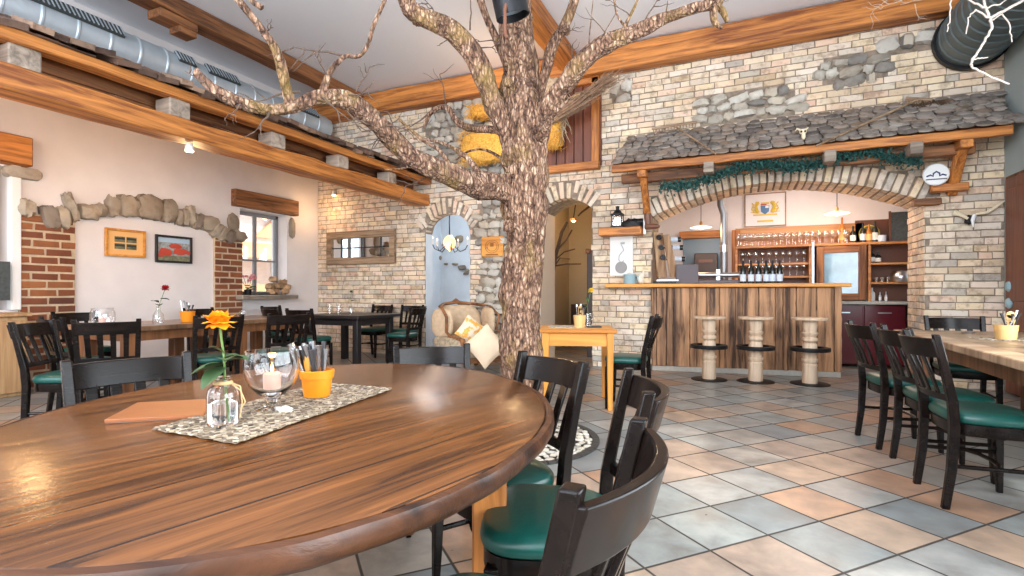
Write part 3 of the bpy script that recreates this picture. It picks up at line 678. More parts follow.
def twig(x, y, d, dx, dy, r, depth=2):
    pts = []; n = 5
    for i in range(n+1):
        pts.append((x, y, d, r*(1-.7*i/n)))
        x += dx/n+rn.uniform(-1.6,1.6); y += dy/n+rn.uniform(-1.6,1.6); d += rn.uniform(-.02,.02)
        if depth > 1 and i in (2, 3, 4) and rn.random() < .75:
            a = rn.choice((-1, 1))*rn.uniform(.5, 1.1); c, s = math.cos(a), math.sin(a)
            twig(x, y, d, (dx*c-dy*s)*.55, (dx*s+dy*c)*.55, r*.6, depth-1)
    tw.tube([CW(a, b, e) for a, b, e, _ in pts], [q*1.15 for *_, q in pts], 5)
for a in ((350,56,D-1,-52,-8,.007),(330,78,D-1,-20,-28,.005),(338,97,D-.95,32,-8,.006),(356,92,D-.9,12,-22,.005),(300,92,D-1.05,-40,10,.007),(340,100,D-.9,20,32,.007),(372,122,D-.8,40,8,.006),(395,140,D-.7,-6,-30,.006),(430,112,D+.6,-22,16,.008),(446,108,D+.55,-5,-34,.006),(410,125,D,-35,18,.007),
          (478,48,D-.1,18,-6,.005),(470,30,D-.2,-2,-38,.006),(440,22,D-.2,-14,-22,.006),(452,36,D-.2,-8,6,.006),(497,42,D,-28,-2,.005),(575,66,3.6,-4,-20,.006),(640,28,3.45,22,-30,.006),(700,5,3.4,16,-16,.006),(630,16,3.45,-22,-18,.004),(404,150,D-.6,-22,-12,.006),(440,172,D-.4,-30,14,.006),(560,35,D,14,-10,.004),(270,112,2.75,-14,20,.006),(240,104,2.7,-12,14,.005),(262,36,2.65,14,-12,.004),(320,96,2.85,30,24,.006),(610,40,3.5,-24,-34,.004),(205,82,2.65,-16,-12,.005)):
    tw = MB(); twig(*a); P('twig', tw, M['twig'], tr)
for (px, py, r) in ((508,226,.035),(514,170,.04),(530,252,.025),(566,30,.03),(508,82,.03),(417,21,.03)): P('knot', MB().blob(CW(px, py, D-.14 if 505 < px < 535 else D-.05), (r*2,r*2,r*2.4), seed=px, nz=.2), M['bark'], tr)
# can lamp beside the trunk
t = thing('ceiling_spotlight', 'dark metal can lamp open at the bottom hanging before the tree top', 'lamp', CW(513, 17, 3.5))
rot = Rx(R(14)) @ Ry(R(-8))
MB().lathe([(.0,.34),(.10,.34),(.115,.30),(.115,.0),(.108,.0),(.105,.06)], n=24, cap=False, rot=rot).build('housing', M['iron'], t)
MB().lathe([(.0,.05),(.106,.05)], n=24, cap=False, rot=rot).build('reflector', plain('lamp_reflector', (.45,.58,.68), .3, .4), t)
MB().tube([(0,-.11,.04),(0,-.13,-.02),(-.005,-.12,-.16),(.01,-.12,-.2)], .012, 8).build('bracket', M['leather'], t)
# pebble ring round the trunk
pc = CW(512, 300, 3.88); pc.z = 0
pm = MB().lathe([(.0,.004),(.60,.004),(.64,.004)], (pc.x, pc.y, 0), 48)
base = solo('pebble_mosaic', pm, plain('dark_grout', (.20,.17,.13), .9), 'round pebble mosaic set in the floor around the tree trunk', 'mosaic', kind='stuff')
pb = MB(); rn = random.Random(8)
for ring_r in (.22, .28, .34, .40, .46, .52, .575):
    a0 = a = rn.random()
    while a < a0+2*math.pi:
        w = rn.uniform(.05, .10); rr_ = ring_r+rn.uniform(-.012,.012)
        pb.blob((pc.x+rr_*math.cos(a), pc.y+rr_*math.sin(a), .008), (w*.8, w*.62, .022), rot=Rz(a+R(90)+rn.uniform(-.5,.5)), p=2.3, seed=a*9+ring_r, n=5)
        a += w/ring_r*.9
pb.build('pebble', masonry('river_pebble', [(0,(.62,.54,.42)),(.4,(.75,.68,.56)),(.6,(.30,.27,.23)),(.8,(.82,.78,.68)),(1,(.48,.42,.33))]), base)['kind'] = 'stuff'
rg = MB()
for i in range(60):
    a = i*2*math.pi/60; rg.box((pc.x+.625*math.cos(a), pc.y+.625*math.sin(a), .006), (.05, .06, .016), rot=Rz(a))
rg.build('rim', plain('dark_rim_stone', (.05,.045,.04), .7), base)
# ================================================================== wall decor
# loft hatch
ht = thing('loft_hatch', 'orange framed loft hatch of dark boards high on the back wall', 'hatch', (-2.45, Y0-.02, 3.6))
hm = MB()
for i in range(8): hm.box((-2.93+.14*i, Y0-.02, 3.62), (.13, .05, 1.3))
P('boards', hm, M['doorwood'], ht, bev=.006)
for (c, d, mt) in (((-1.96, Y0-.06, 3.6), (.11, .12, 1.34), 'beam_z'), ((-2.95, Y0-.06, 3.6), (.11, .12, 1.34), 'beam_z')): P('frame_post', MB().box(c, d), M[mt], ht, bev=.01)
P('frame_rail', MB().box((-2.45, Y0-.06, 2.96), (1.1, .13, .11)), M['beam_x'], ht, bev=.01)
P('frame_rail', MB().box((-2.45, Y0-.06, 4.2), (1.1, .12, .09)), M['beam_x'], ht, bev=.01)
# straw
def straw(c, d, n, seed, lab):
    rn = random.Random(seed); mb = MB().blob(c, d, p=4, nz=.06, seed=seed, n=10)
    for i in range(n):
        q = Vector([rn.uniform(-.5,.5)*d[k] for k in range(3)]); ax = rn.choice((0, 1, 2)); q[ax] = math.copysign(d[ax]/2, q[ax])*rn.uniform(.9, 1.05)
        if q.y > d[1]*.3: q.y = -d[1]/2*rn.uniform(.95,1.08)
        v = Vector((rn.uniform(-1,1), rn.uniform(-.7,.3), rn.uniform(-1,.6))).normalized()*rn.uniform(.04,.13); p = Vector(c)+q
        mb.tube([p-v/2, p+v/2+Vector((0,-.01,-.01))], .003, 4)
    return solo('straw_bale', mb, M['straw'], lab, 'straw bale')
def bkbox(x0, y0, x1, y1, out): a, b = BKP(x0, y1, out), BKP(x1, y0, out); return (a+b)/2, abs(b.x-a.x), abs(b.z-a.z)
for (x0, y0, x1, y1, s_, lab) in ((472,102,512,121,1,'golden straw bale on the stone wall left of the trunk, upper one'), (463,128,512,166,2,'golden straw bale on the stone wall left of the trunk, lower one'), (541,108,562,150,3,'golden straw bundle hanging in the loft hatch right of the trunk')):
    c, w, h = bkbox(x0, y0, x1, y1, .22); straw(c, (w, .30, h), 420, s_, lab)
# twig besom resting in the hatch
bs = thing('twig_besom', 'old brown twig broom leaning out from the loft hatch behind the tree', 'broom', CW(545, 125, 7.4))
mb = MB(); rn = random.Random(3); bl = bs.location
A_, B_ = Vector(CW(548,122,7.5))-bl, Vector(CW(582,99,7.15))-bl
for i in range(110):
    o = Vector([rn.uniform(-1,1) for _ in range(3)])*.04; e = B_+(B_-A_)*rn.uniform(.5,1.0)+Vector([rn.uniform(-1,1) for _ in range(3)])*.10
    mb.tube([A_+o, (A_+B_)/2+o*1.8, B_+o*2.2, e], [.006,.006,.005,.003], 4)
mb.build('bristles', plain('brush_twigs', (.34,.21,.13), .9, nz=.4, nscale=20), bs)
MB().tube([A_-(B_-A_)*1.2, A_+(B_-A_)*.4], .02, 8).build('handle', M['frame_grey'], bs)
MB().tube([A_+(B_-A_)*.2, A_+(B_-A_)*.32], .062, 10).build('binding', M['raffia'], bs)
hs = MB(); rn = random.Random(9)
for i in range(170):
    p = Vector(CW(552+rn.uniform(-10,14), 84+rn.uniform(0,44), 7.65+rn.uniform(-.10,.10))); hs.tube([p, p+Vector((rn.uniform(-.08,.08), 0, -.12)), p+Vector((rn.uniform(-.12,.14), -.03, -.26))], [.008,.007,.003], 4)
hs.blob(CW(553, 96, 7.7), (.26,.18,.55), nz=.2, seed=4); solo('dried_bundle', hs, plain('grey_dried_grass', (.52,.40,.27), .9, nz=.4, nscale=15), 'shaggy grey-brown dried grass bundle hanging in the loft hatch', 'bundle')
# mirror
c, w, h = bkbox(328, 229, 396, 265, .03); mt = thing('wall_mirror', 'wide mirror in a weathered wooden frame on the brick wall', 'mirror', c)
MB().box((0,.0,0), (w-.2,.02,h-.2)).build('mirror_glass', M['mirror'], mt, smooth=False)
for s in (-1, 1):
    MB().box((0,-.02,s*(h/2-.06)), (w,.06,.13)).build('frame_rail', M['frame_grey'], mt, bev=.008)
    MB().box((s*(w/2-.06),-.015,0), (.12,.06,h-.25)).build('frame_post', M['frame_grey'], mt, bev=.008)
mm = MB()
for i in (-.28, .02, .3): mm.box((i*w, -.02, 0), (.018,.012,h-.24))
mm.box((0,-.02,.0), (w-.24,.012,.018)); mm.build('glazing_bar', M['black'], mt)
# engraved block on the stones
c, w, h = bkbox(482, 236, 503.5, 257, .04); wb = thing('wooden_plaque', 'square orange wooden plaque with a burnt round design on the stone wall', 'plaque', c)
MB().box((0,0,0), (w,.05,h)).build('board', M['pine_x'], wb, bev=.01)
rr = MB()
for k in range(2): rr.tube([(math.cos(a*.3)*(.09+.03*k), -.028, math.sin(a*.3)*(.075+.03*k)) for a in range(22)], .004, 4)
rr.box((0,-.028,-.13), (.22,.004,.02)).box((0,-.028,.03), (.06,.004,.06)); rr.build('design', plain('burnt_lines', (.30,.10,.015), .7), wb)
# two pictures on the left wall
def lwbox(x0, y0, x1, y1, out=.02):
    a, _ = LW((x0+x1)/2-.01, 290); u0, _ = LW(x0, 250); u1, _ = LW(x1, 250); _, zt_ = LW((x0+x1)/2, y0); _, zb_ = LW((x0+x1)/2, y1)
    return Vector((X0+out, (u0+u1)/2, (zt_+zb_)/2)), u1-u0, zt_-zb_
def lpic(name, c, w, h, fm, fw, lab):
    t = thing(name, lab, 'picture', c)
    for s in (-1, 1):
        MB().box((.012,0,s*(h/2-fw/2)), (.035,w,fw)).build('frame_rail', fm, t, bev=.004); MB().box((.012,s*(w/2-fw/2),0), (.035,fw,h-2*fw)).build('frame_post', fm, t, bev=.004)
    return t
c, w, h = lwbox(103.5, 229.5, 144, 257); t = lpic('framed_picture', c, w, h, M['pine_x'], .03, 'orange framed picture with four small dark photographs in the niche')
MB().box((0,0,0), (.012,w-.04,h-.04)).build('mount', M['orangepaper'], t)
for (i, j) in ((-1,1),(1,1),(-1,-1),(1,-1)):
    q = MB().box((.009, i*w*.145, j*h*.125), (.006, w*.25, h*.2)).build('photograph', M['greenprint'], t)
    MB().box((.013, i*w*.145, j*h*.125+h*.03), (.003, w*.24, h*.07)).build('dark_band', M['darkprint'], q)
c, w, h = lwbox(154, 236, 190.5, 263); t = lpic('framed_picture', c, w, h, M['black'], .028, 'black framed picture of red vehicles before a grey crowd in the niche')
MB().box((0,0,0), (.012,w-.04,h-.04)).build('print', M['greyprint'], t)
MB().box((.009,0,h*.32), (.004,w*.86,h*.16)).build('sky', plain('pale_blue_print', (.45,.58,.70), .7), t)
MB().box((.009,0,-h*.33), (.004,w*.88,h*.18)).build('ground', plain('olive_ground_print', (.20,.20,.12), .7, nz=.4, nscale=25), t)
rv = MB()
for (y_, z_, a_, b_) in ((-.14,-.05,.30,.11),(.1,-.03,.34,.10),(.02,.05,.3,.07),(.24,-.04,.14,.06),(-.22,-.10,.16,.05)): rv.blob((.011, y_*w/.6, z_*h/.42), (.008, a_*w/.9, b_*h/.42), p=3, nz=.15, seed=y_*9, n=6)
rv.build('vehicle_print', M['redprint'], t)
# pier between corridor and bar: shelf, lantern, bellows, poster, boot
sx0, sx1 = BK(600, 232, 7.3)[0], BK(642, 232, 7.3)[0]; sz = BK(620, 231, 7.2)[1]
solo('wall_shelf', rough_box(MB(), (sx0, 7.20, sz-.055), (sx1, 7.46, sz+.055), 4, 6, .005), M['beam_x'], 'thick orange timber shelf on the brick pier left of the bar', 'shelf', bev=.01)
c = Vector((BK(617.5, 222, 7.33)[0], 7.33, sz+.056)); t = thing('lantern', 'small dark metal lantern standing on the orange wall shelf', 'lantern', c)
MB().box((0,0,.015), (.17,.15,.03)).box((0,0,.195), (.17,.15,.02)).build('frame', M['iron'], t, bev=.004)
for (i, j) in ((-1,-1),(1,-1),(1,1),(-1,1)): MB().box((i*.07,j*.06,.105), (.012,.012,.17)).build('post', M['iron'], t)
MB().box((0,0,.105), (.12,.10,.16)).build('glass_pane', M['pane'], t)
MB().lathe([(.07,.205),(.045,.25),(.025,.26),(.025,.30),(.03,.31),(.0,.32)], n=12).build('cap', M['iron'], t)
MB().lathe([(.02,.03),(.02,.11),(.0,.115)], n=10).build('candle', M['wax'], t)
c = Vector((BK(633, 222, 7.33)[0], 7.33, sz+.10)); mb = MB(); mb.blob((0,0,0), (.30,.16,.17), p=2.4, nz=.22, seed=5); mb.tube([(.06,0,.02),(.13,-.02,.03),(.17,-.03,.04)], [.06,.05,.03], 10)
t = tag(mb.build('leather_bellows', M['iron'], loc=c), 'dark lumpy iron helmet shape beside the lantern on the shelf', 'ornament'); t.name = 'iron_ornament'
c, w, h = bkbox(610, 232.5, 633, 276, .03); t = thing('wall_poster', 'white upright poster with a grey figure drawing on the brick pier', 'poster', c)
MB().box((0,0,0), (w,.02,h)).build('panel', M['paper'], t, bev=.003)
dr_ = MB(); gp = plain('pencil_grey', (.42,.42,.45), .8)
dr_.tube([(.0,-.014,.14),(.02,-.014,.10),(.035,-.014,.06),(.0,-.014,.02),(-.03,-.014,-.02),(-.035,-.014,-.08),(0,-.014,-.12),(.04,-.014,-.09)], .006, 5).box((.02,-.013,.16), (.06,.004,.03)); dr_.build('figure_drawing', gp, t)
md = MB().lathe([(.0,0),(.085,0),(.085,.012),(.0,.012)], (.0,-.012,-h/2+.12), 20, rot=Rx(R(90))); md.build('medallion', plain('grey_seal', (.30,.28,.27), .6), t)
bt = thing('leather_boot', 'brown leather boot with pale shaft fixed on the pier edge under the bar roof', 'boot', BKP(649, 223, .26))
MB().tube([(-.02,0,.13),(-.02,0,.06),(-.01,0,-.02)], [.05,.05,.045], 10).build('shaft', M['leather'], bt)
MB().tube([(-.05,0,-.05),(.02,-.01,-.05),(.10,-.03,-.055),(.15,-.04,-.06)], [.04,.045,.035,.018], 10).build('foot', M['leather'], bt)
MB().box((-.06,.01,-.02), (.03,.05,.26)).build('strap', M['white'], bt, bev=.005)
# ================================================================== pent roof over the bar
pr = thing('pent_roof', 'shingled pent roof on orange timber above the bar arch', 'roof', (.4, 7.2, 2.8))
RX0, RX1 = -1.62, 2.55
P('fascia', rough_box(MB(), (RX0, 6.93, 2.72), (RX1, 7.0, 2.82), 9, 24, .006), M['beam_x'], pr, bev=.008)
P('soffit_beam', rough_box(MB(), (RX0+.1, 7.10, 2.60), (RX1-.25, 7.22, 2.72), 10, 24, .006), M['rough_x'], pr, bev=.008)
dk = MB(); dk.add([(RX0,6.95,2.80),(RX1,6.95,2.80),(RX1,7.46,3.27),(RX0+.15,7.46,3.27),(RX0,6.95,2.77),(RX1,6.95,2.77),(RX1,7.46,3.23),(RX0+.15,7.46,3.23)], [(0,1,2,3),(4,7,6,5),(0,4,5,1),(3,2,6,7),(0,3,7,4),(1,5,6,2)])
P('roof_boards', dk, M['rough_x'], pr, smooth=False)
sh = MB(); rn = random.Random(11); ang = math.atan2(.47, .51)
for row in range(8):
    q = row/7.5; y = 6.90+q*.53; z = 2.83+q*.48+.01; x = RX0-.03+.13*q+rn.random()*.06
    while x < RX1+.02:
        w = rn.uniform(.11, .20)
        if not (row > 6 and x < RX0+.2 and rn.random() < .4):
            sh.blob((x+w/2, y+.05+rn.uniform(-.01,.01), z+.03), (w*.97, .19, .042), rot=Rz(rn.uniform(-.05,.05)) @ Rx(ang-.24+rn.uniform(-.05,.05)), p=4, nz=.05, seed=x*7+row, n=5)
        x += w
P('shingles', sh, M['shingle'], pr, smooth=True)
for x in (-.38, .92, 1.72):
    P('rafter_end', MB().box((x, 7.0, 2.655), (.12,.34,.13)), M['grey_end'], pr, bev=.01)
for x, xo in ((-1.22, -.0), (2.18, 0)):
    P('brace', MB().tube([(x, 7.08, 2.68), (x+xo, 7.42, 2.22)], [.065,.065], 4), M['beam_z'], pr, bev=.01)
    P('bracket_arm', MB().box((x, 7.2, 2.70), (.12, .5, .13)), M['beam_y'], pr, bev=.01)
P('bracket_arm', MB().box((1.95, 7.40, 2.14), (.26,.10,.08)), M['rough_x'], pr, bev=.01)
P('bracket_arm', MB().box((2.14, 7.34, 2.28), (.34,.09,.09)), M['beam_x'], pr, bev=.01)
# garland
ga = MB(); rn = random.Random(21)
for i in range(3200):
    t_ = rn.random(); px = 660+t_*262; py = 180-34*t_+4*math.sin(t_*14)-7*math.sin(t_*3.14)+(4 if t_ > .85 else 0)
    py += 7
    x, z = BK(px, py, 7.02); c = Vector((x+rn.gauss(0,.012), 7.03+rn.gauss(0,.03), z+rn.gauss(0,.038)))
    v = Vector([rn.uniform(-1,1) for _ in range(3)]).normalized(); s_ = rn.uniform(.016,.040); u = v.orthogonal().normalized()*s_*.5
    ga.add([c-u, c+v*s_, c+u, c-v*s_*.4+Vector((0,0,-.003))], [(0,1,2,3)])
solo('garland', ga, M['garland'], 'blue-green leafy garland strung below the bar roof edge', 'garland', smooth=False)
# rakes and the skull on the roof
def onroof(px, py, lift=.05):            # meet the roof slope
    a = (px-CX)/F; d = Vector((a*CS-SN, a*SN+CS, (HY-py)/F)); n_ = Vector((0, -.47, .51)).normalized(); p0 = Vector((0, 6.93, 2.84))+n_*lift
    t_ = (p0-Vector((0,0,H))).dot(n_)/d.dot(n_); return Vector((0,0,H))+d*t_
def rake(h0, h1, tip, lab, rest=1):
    a, b, e = h0, h1, tip; o = thing('wooden_rake', lab, 'rake', (a+b)/2); L = o.location.copy()
    MB().tube([a-L, b-L], .016, 6).build('rake_head', M['frame_grey'], o)
    MB().tube([Vector((0,0,0)), e-L], .012, 8).build('handle', M['frame_grey'], o)
    dirn = (b-a); n = 15; tm = MB()
    dn = Vector((0,-.18,-.98)).normalized()
    for i in range(n): p = a-L+dirn*(i+.5)/n; tm.tube([p, p+dn*.075], [.007,.004], 5)
    tm.build('teeth', M['frame_grey'], o)
    return o
rake(BKP(652,129,.12)+Vector((0,0,0)), BKP(697,122,.12), onroof(716,154,.06), 'old wooden rake lying on the left part of the bar roof')
rake(BKP(906,98,.12), BKP(932,100,.12), onroof(816,146,.06), 'long handled wooden rake lying on the right part of the bar roof')
hb = MB(); rn = random.Random(5)
for i in range(340):
    px = rn.uniform(912,975); py = 108-5*math.sin((px-912)/63*3.14)+rn.uniform(-3,4); p = BKP(px, py, .14+rn.uniform(-.05,.03)); hb.tube([p, p+Vector((rn.uniform(-.05,.05), rn.uniform(-.03,.03), rn.uniform(-.06,.03)))], [.008,.003], 4)
hb.tube([BKP(915,108,.1), BKP(945,104,.1), BKP(974,112,.1)], [.035,.06,.03], 8)
solo('brushwood_bundle', hb, plain('dark_brushwood', (.10,.055,.03), .9, nz=.4), 'dark brushwood bundle on the right end of the bar roof', 'bundle')
sk = thing('animal_skull', 'small bleached animal skull on the bar roof', 'skull', onroof(803, 134, .08))
MB().blob((0,0,.04), (.11,.09,.09), p=2.4, nz=.1, seed=3).blob((.005,-.03,-.04), (.06,.05,.12), p=2.2, nz=.08, seed=4).build('cranium', M['bone'], sk)
sk.scale = (.72,.72,.72)
MB().tube([(-.04,0,.07),(-.09,0,.10),(-.11,0,.06)], [.018,.014,.005], 6).build('horn', M['bone'], sk); MB().tube([(.04,0,.07),(.08,0,.10)], [.018,.006], 6).build('horn', M['bone'], sk)
for s in (-1, 1): MB().blob((s*.027,-.045,.03), (.03,.02,.03)).build('eye_socket', M['darkprint'], sk)
# round crest sign
c = BKP(936, 174.5, .22); t = thing('round_sign', 'white round sign with a blue arch emblem on the brick pillar right of the bar', 'sign', c)
MB().lathe([(.0,-.012),(.115,-.012),(.125,0),(.115,.012),(.0,.012)], n=28, rot=Rx(R(90)) ).build('disc', M['white'], t)
em = MB(); em.tube([(-.09,-.016,-.02),(-.055,-.016,-.005),(-.03,-.016,-.02),(-.028,-.016,.01),(0,-.016,.03),(.028,-.016,.01),(.03,-.016,-.02),(.055,-.016,-.005),(.09,-.016,-.02)], .009, 6); em.build('emblem', plain('navy_print', (.05,.06,.16), .6), t)
MB().box((0,-.015,-.055), (.19,.004,.012)).build('lettering', plain('dark_line', (.08,.07,.07), .6), t)
# bracket ornament on the pillar
t = thing('candle_bracket', 'bone and iron wall hook on the white pillar right of the bar', 'hook', BKP(967, 219, .06))
MB().tube([(-.12,0,.08),(-.06,-.02,.05),(0,-.03,0)], [.035,.022,.014], 8).build('horn', M['bone'], t)
MB().tube([(.06,-.02,.04),(.04,-.03,-.02),(.045,-.03,-.10)], [.02,.018,.006], 8).build('tip', M['white'], t)
MB().blob((.02,0,-.01), (.08,.05,.10), nz=.2).build('mount', M['iron'], t)
t = thing('antler', 'curved pale antler above the brick ledge beside the brown door', 'antler', BKP(992, 208, .05))
MB().tube([(-.14,0,-.06),(-.05,-.02,-.05),(.03,-.03,.01),(.10,-.02,.07)], [.012,.016,.016,.008], 8).build('horn', M['bone'], t)
# hanging pale corkscrew branches, upper right
def wb_(name, lab, runs):
    mb = MB()
    for pts, r in runs:
        q = [Vector(CW(a, b, d)) for a, b, d in pts]; q2 = []
        for i in range(len(q)-1):
            for k in range(5): t_ = k/5; q2.append(q[i].lerp(q[i+1], t_)+Vector((noise.noise(q[i]*9+Vector((k,0,0))), noise.noise(q[i]*7+Vector((0,k,0))), noise.noise(q[i]*8+Vector((0,0,k)))))*.012)
        q2.append(q[-1]); mb.tube(q2, [r*(1-.4*i/len(q2)) for i in range(len(q2))], 6)
    return solo(name, mb, M['birch'], lab, 'branch')
dd_ = 3.6
wb_('corkscrew_branch', 'whitened corkscrew branch hanging before the big duct at the upper right',
 [([(1030,-4,dd_),(1005,10,dd_),(990,18,dd_),(992,28,dd_),(982,45,dd_),(971,62,dd_),(972,68,dd_),(990,76,dd_),(1009,84,dd_)], .010),
  ([(990,18,dd_),(985,8,dd_),(983,-5,dd_)], .010), ([(990,18,dd_),(975,10,dd_),(968,18,dd_),(966,34,dd_)], .006),
  ([(985,8,dd_),(972,2,dd_),(962,-4,dd_)], .007), ([(992,20,dd_),(1003,13,dd_),(1010,25,dd_),(1012,42,dd_)], .006),
  ([(972,60,dd_),(980,58,dd_),(988,57,dd_)], .005), ([(985,8,dd_),(1000,4,dd_),(1012,-4,dd_)], .006), ([(952,-4,dd_),(950,16,dd_),(947,32,dd_)], .005)])
MBt = MB(); rn = random.Random(44)
tw = MBt
for a in ((905,-2,4.4,-22,14,.004),(930,-2,4.4,-30,10,.004),(915,4,4.4,10,16,.003),(890,-2,4.4,-18,22,.003)): twig(*a)
solo('dry_twigs', MBt, M['twigpale'], 'thin dry twigs hanging before the right end of the orange ceiling beam', 'twigs')
# ================================================================== bar
A0 = Vector((-1.16, 7.40, 0)); A1 = Vector((1.17, 7.76, 0)); bl_ = (A1-A0).length; ba = math.atan2(A1.y-A0.y, A1.x-A0.x)
bar = thing('bar_counter', 'long bar counter clad in weathered vertical barn boards with honey wood top', 'bar', A0, ba)
MB().box((bl_/2, .34, .59), (bl_-.04, .56, 1.14)).build('body', M['dimbrown'], bar, smooth=False)
rn = random.Random(14); x = 0; ws = []
while x < bl_-.02:
    w = rn.choice((.07,.16,.20,.24,.13,.09,.22)); w = min(w, bl_-x); ws.append((x, w)); x += w
for (x, w) in ws:
    mb = MB(); rough_box(mb, (x+.003, .0-rn.uniform(.0,.03), .07), (x+w-.003, .06, 1.16), rn.random()*50, 16, .004); mb.build('board', M['barnwood'], bar, bev=.004)
MB().box((bl_-.012, .34, .61), (.024, .6, 1.10)).build('side_board', M['barnwood'], bar, bev=.004)
MB().box((bl_/2, .1, .035), (bl_-.02, .2, .07)).build('plinth', M['stonetop'], bar, bev=.005)
rough_box(MB(), (-.64, -.10, 1.165), (bl_+.08, .66, 1.215), 3, 20, .002).build('counter_top', M['pine_x'], bar, bev=.008)
def barp(px, py, D): return Vector(CW(px, py, D))
ZT = 1.216
def onbar(px, off=.12):                  # point on the counter: follows the counter's axis
    for i in range(1200):
        t_ = -.6+i*.003; p = A0+Vector((math.cos(ba), math.sin(ba), 0))*t_+Vector((-math.sin(ba), math.cos(ba), 0))*off
        d = -SN*p.x+CS*p.y; r = CS*p.x+SN*p.y
        if CX+F*r/d >= px: return Vector((p.x, p.y, ZT))
    return p
# things on the counter
t = thing('enamel_jug', 'blue-grey enamel lidded pot on the left end of the bar counter', 'pot', onbar(629.5, .05))
MB().lathe([(.0,0),(.085,0),(.088,.01),(.082,.12),(.086,.135),(.0,.135)], n=20).build('body', M['enamel'], t)
MB().lathe([(.0,.135),(.07,.136),(.03,.15),(.012,.155),(.015,.17),(.0,.175)], n=16).build('lid', M['cream'], t)
MB().tube([(.085,0,.11),(.12,0,.10),(.12,0,.05),(.085,0,.03)], .008, 6).build('handle', M['enamel'], t)
t = MB().blob((0,0,.05), (.09,.08,.10), p=2.2, nz=.15, seed=2).blob((.01,0,.12), (.07,.06,.08), p=2.2, nz=.2, seed=5).blob((-.035,0,.08), (.05,.05,.06)).blob((.03,0,.165), (.025,.02,.05)).build('ceramic_figurine', M['cream'], loc=onbar(641, .05))
tag(t, 'small cream ceramic figurine beside the enamel pot on the bar', 'figurine')
# wine rack
M['rackwood'] = wood('rack_board', (.22,.10,.04), (.62,.38,.20), 'z', .6, .7)
wr = thing('wine_rack', 'leaning wooden wine rack of two slanted boards holding bottles on the bar', 'wine rack', onbar(668, .22), ba)
wr.rotation_euler.z = 0
for (qa, dpt) in ((((652.8,232),(663,233),(667,277),(658,277)), 7.50), (((663,235),(669.5,234),(678.5,277),(670.4,277)), 7.38)):
    pp = [Vector(CW(a_, b_, dpt))-wr.location for a_, b_ in qa]; th_ = Vector((-SN, CS, 0))*.025
    MB().rng([[p for p in pp], [p+th_ for p in pp]]).build('slanted_board', M['rackwood'], wr, bev=.003)
MB().box((-.02,.05,.02), (.36,.14,.03)).build('foot', M['black'], wr)
MB().box((.0,.0,.05), (.30,.16,.02)).build('tray', M['steel'], wr)
def rackbottle(p, label, first=[None]):
    if first[0] is None:
        b_ = thing('wine_bottle', label, 'bottle', (0,0,0), 0, 'wine bottles lying in the rack')
        MB().lathe([(.0,0),(.036,0),(.038,.01),(.038,.19),(.03,.22),(.014,.25),(.014,.30),(.0,.30)], n=16, rot=Rx(R(90))).build('body', M['bottle'], b_)
        MB().lathe([(.0385,.05),(.0385,.15)], n=16, cap=False, rot=Rx(R(90))).build('label', M['label'], b_)
        MB().lathe([(.0,-.003),(.032,-.003),(.032,.03),(.0385,.03)], n=16, cap=False, rot=Rx(R(90))).build('foil_base', M['label'], b_)
        first[0] = b_; o = b_
    else: o = dup(first[0])
    o.location = p; o['label'] = label; return o
wl = wr.location
for i, (px, py, nm) in enumerate(((681,239.5,'top'),(683,247.5,'middle'),(685,259,'lowest'))):
    q = rackbottle(Vector(CW(px, py, 7.6)), 'dark bottle with white end lying in the rack, %s of the three right ones' % nm); q.rotation_euler = (0, 0, R(-78))
for i, (px, py, nm) in enumerate(((658,237,'top'),(660,247,'middle'),(662,257,'lowest'))):
    q = rackbottle(Vector(CW(px+1, py, 7.45)), 'dark bottle showing its base in the left rack board, %s of three' % nm); q.rotation_euler = (R(5), 0, ba+R(175)); [setattr(c_, 'data', c_.data.copy()) or c_.data.materials.__setitem__(0, M['iron']) for c_ in kids(q) if c_.name.startswith('foil')]
# six bottles standing on the counter
def bottle6():
    b_ = thing('wine_bottle', 'wine bottle', 'bottle', (0,0,0), 0, 'wine bottles lined up on the bar')
    MB().lathe([(.0,0),(.037,0),(.038,.01),(.038,.17),(.03,.205),(.014,.235),(.013,.31),(.0,.31)], n=18).build('body', M['bottle'], b_)
    MB().lathe([(.0388,.03),(.0388,.125)], n=18, cap=False).build('label', M['label'], b_)
    MB().lathe([(.0145,.24),(.0145,.312),(.0,.313)], n=14, cap=False).build('capsule', M['iron'], b_)
    return b_
pb6 = bottle6(); u = [False]
PLC = ['first from the left','second from the left','third from the left','third from the right','second from the right','rightmost']
for i, px in enumerate((743,751,758.5,766,772.5,779.5)): place(pb6, u, onbar(px, .16), 0, 'dark wine bottle with pale blue label on the bar, %s of six' % PLC[i])
# steel pipe and horizontal rail
M['pipesteel'] = plain('dull_pipe_steel', (.30,.29,.29), .42, .9)
tp = thing('stove_pipe', 'steel pipe rising with a bend from behind the bar counter', 'pipe', onbar(725, .76))
tp.location.z = .6
q = lambda px, py, D: Vector(CW(px, py, D))-tp.location
MB().tube([(0,0,0), q(724,270,7.75), q(724,214,7.75), q(721,205,7.75), q(720.5,192,7.75)], [.052]*5, 16).build('pipe', M['pipesteel'], tp)
MB().tube([q(724,252,7.75), q(724,245,7.75)], .062, 16).build('sleeve', M['steel'], tp)
mb = MB(); pa, pb_ = Vector(CW(696,275,7.5)), Vector(CW(741,275,7.3)); mb.tube([pa, pb_], .035, 14); mb.box((pa+pb_)/2-Vector((0,0,.0)), (.05,.05,.16))
solo('steel_rail', mb, M['steel'], 'horizontal steel tube standing on the counter in front of the bottles', 'rail')
solo('drip_tray', MB().box(onbar(717,.34)+Vector((0,0,.026)), (.62,.28,.05), rot=Rz(ba)), M['purple'], 'dark tray block on the bar counter under the steel tube', 'tray', bev=.01)
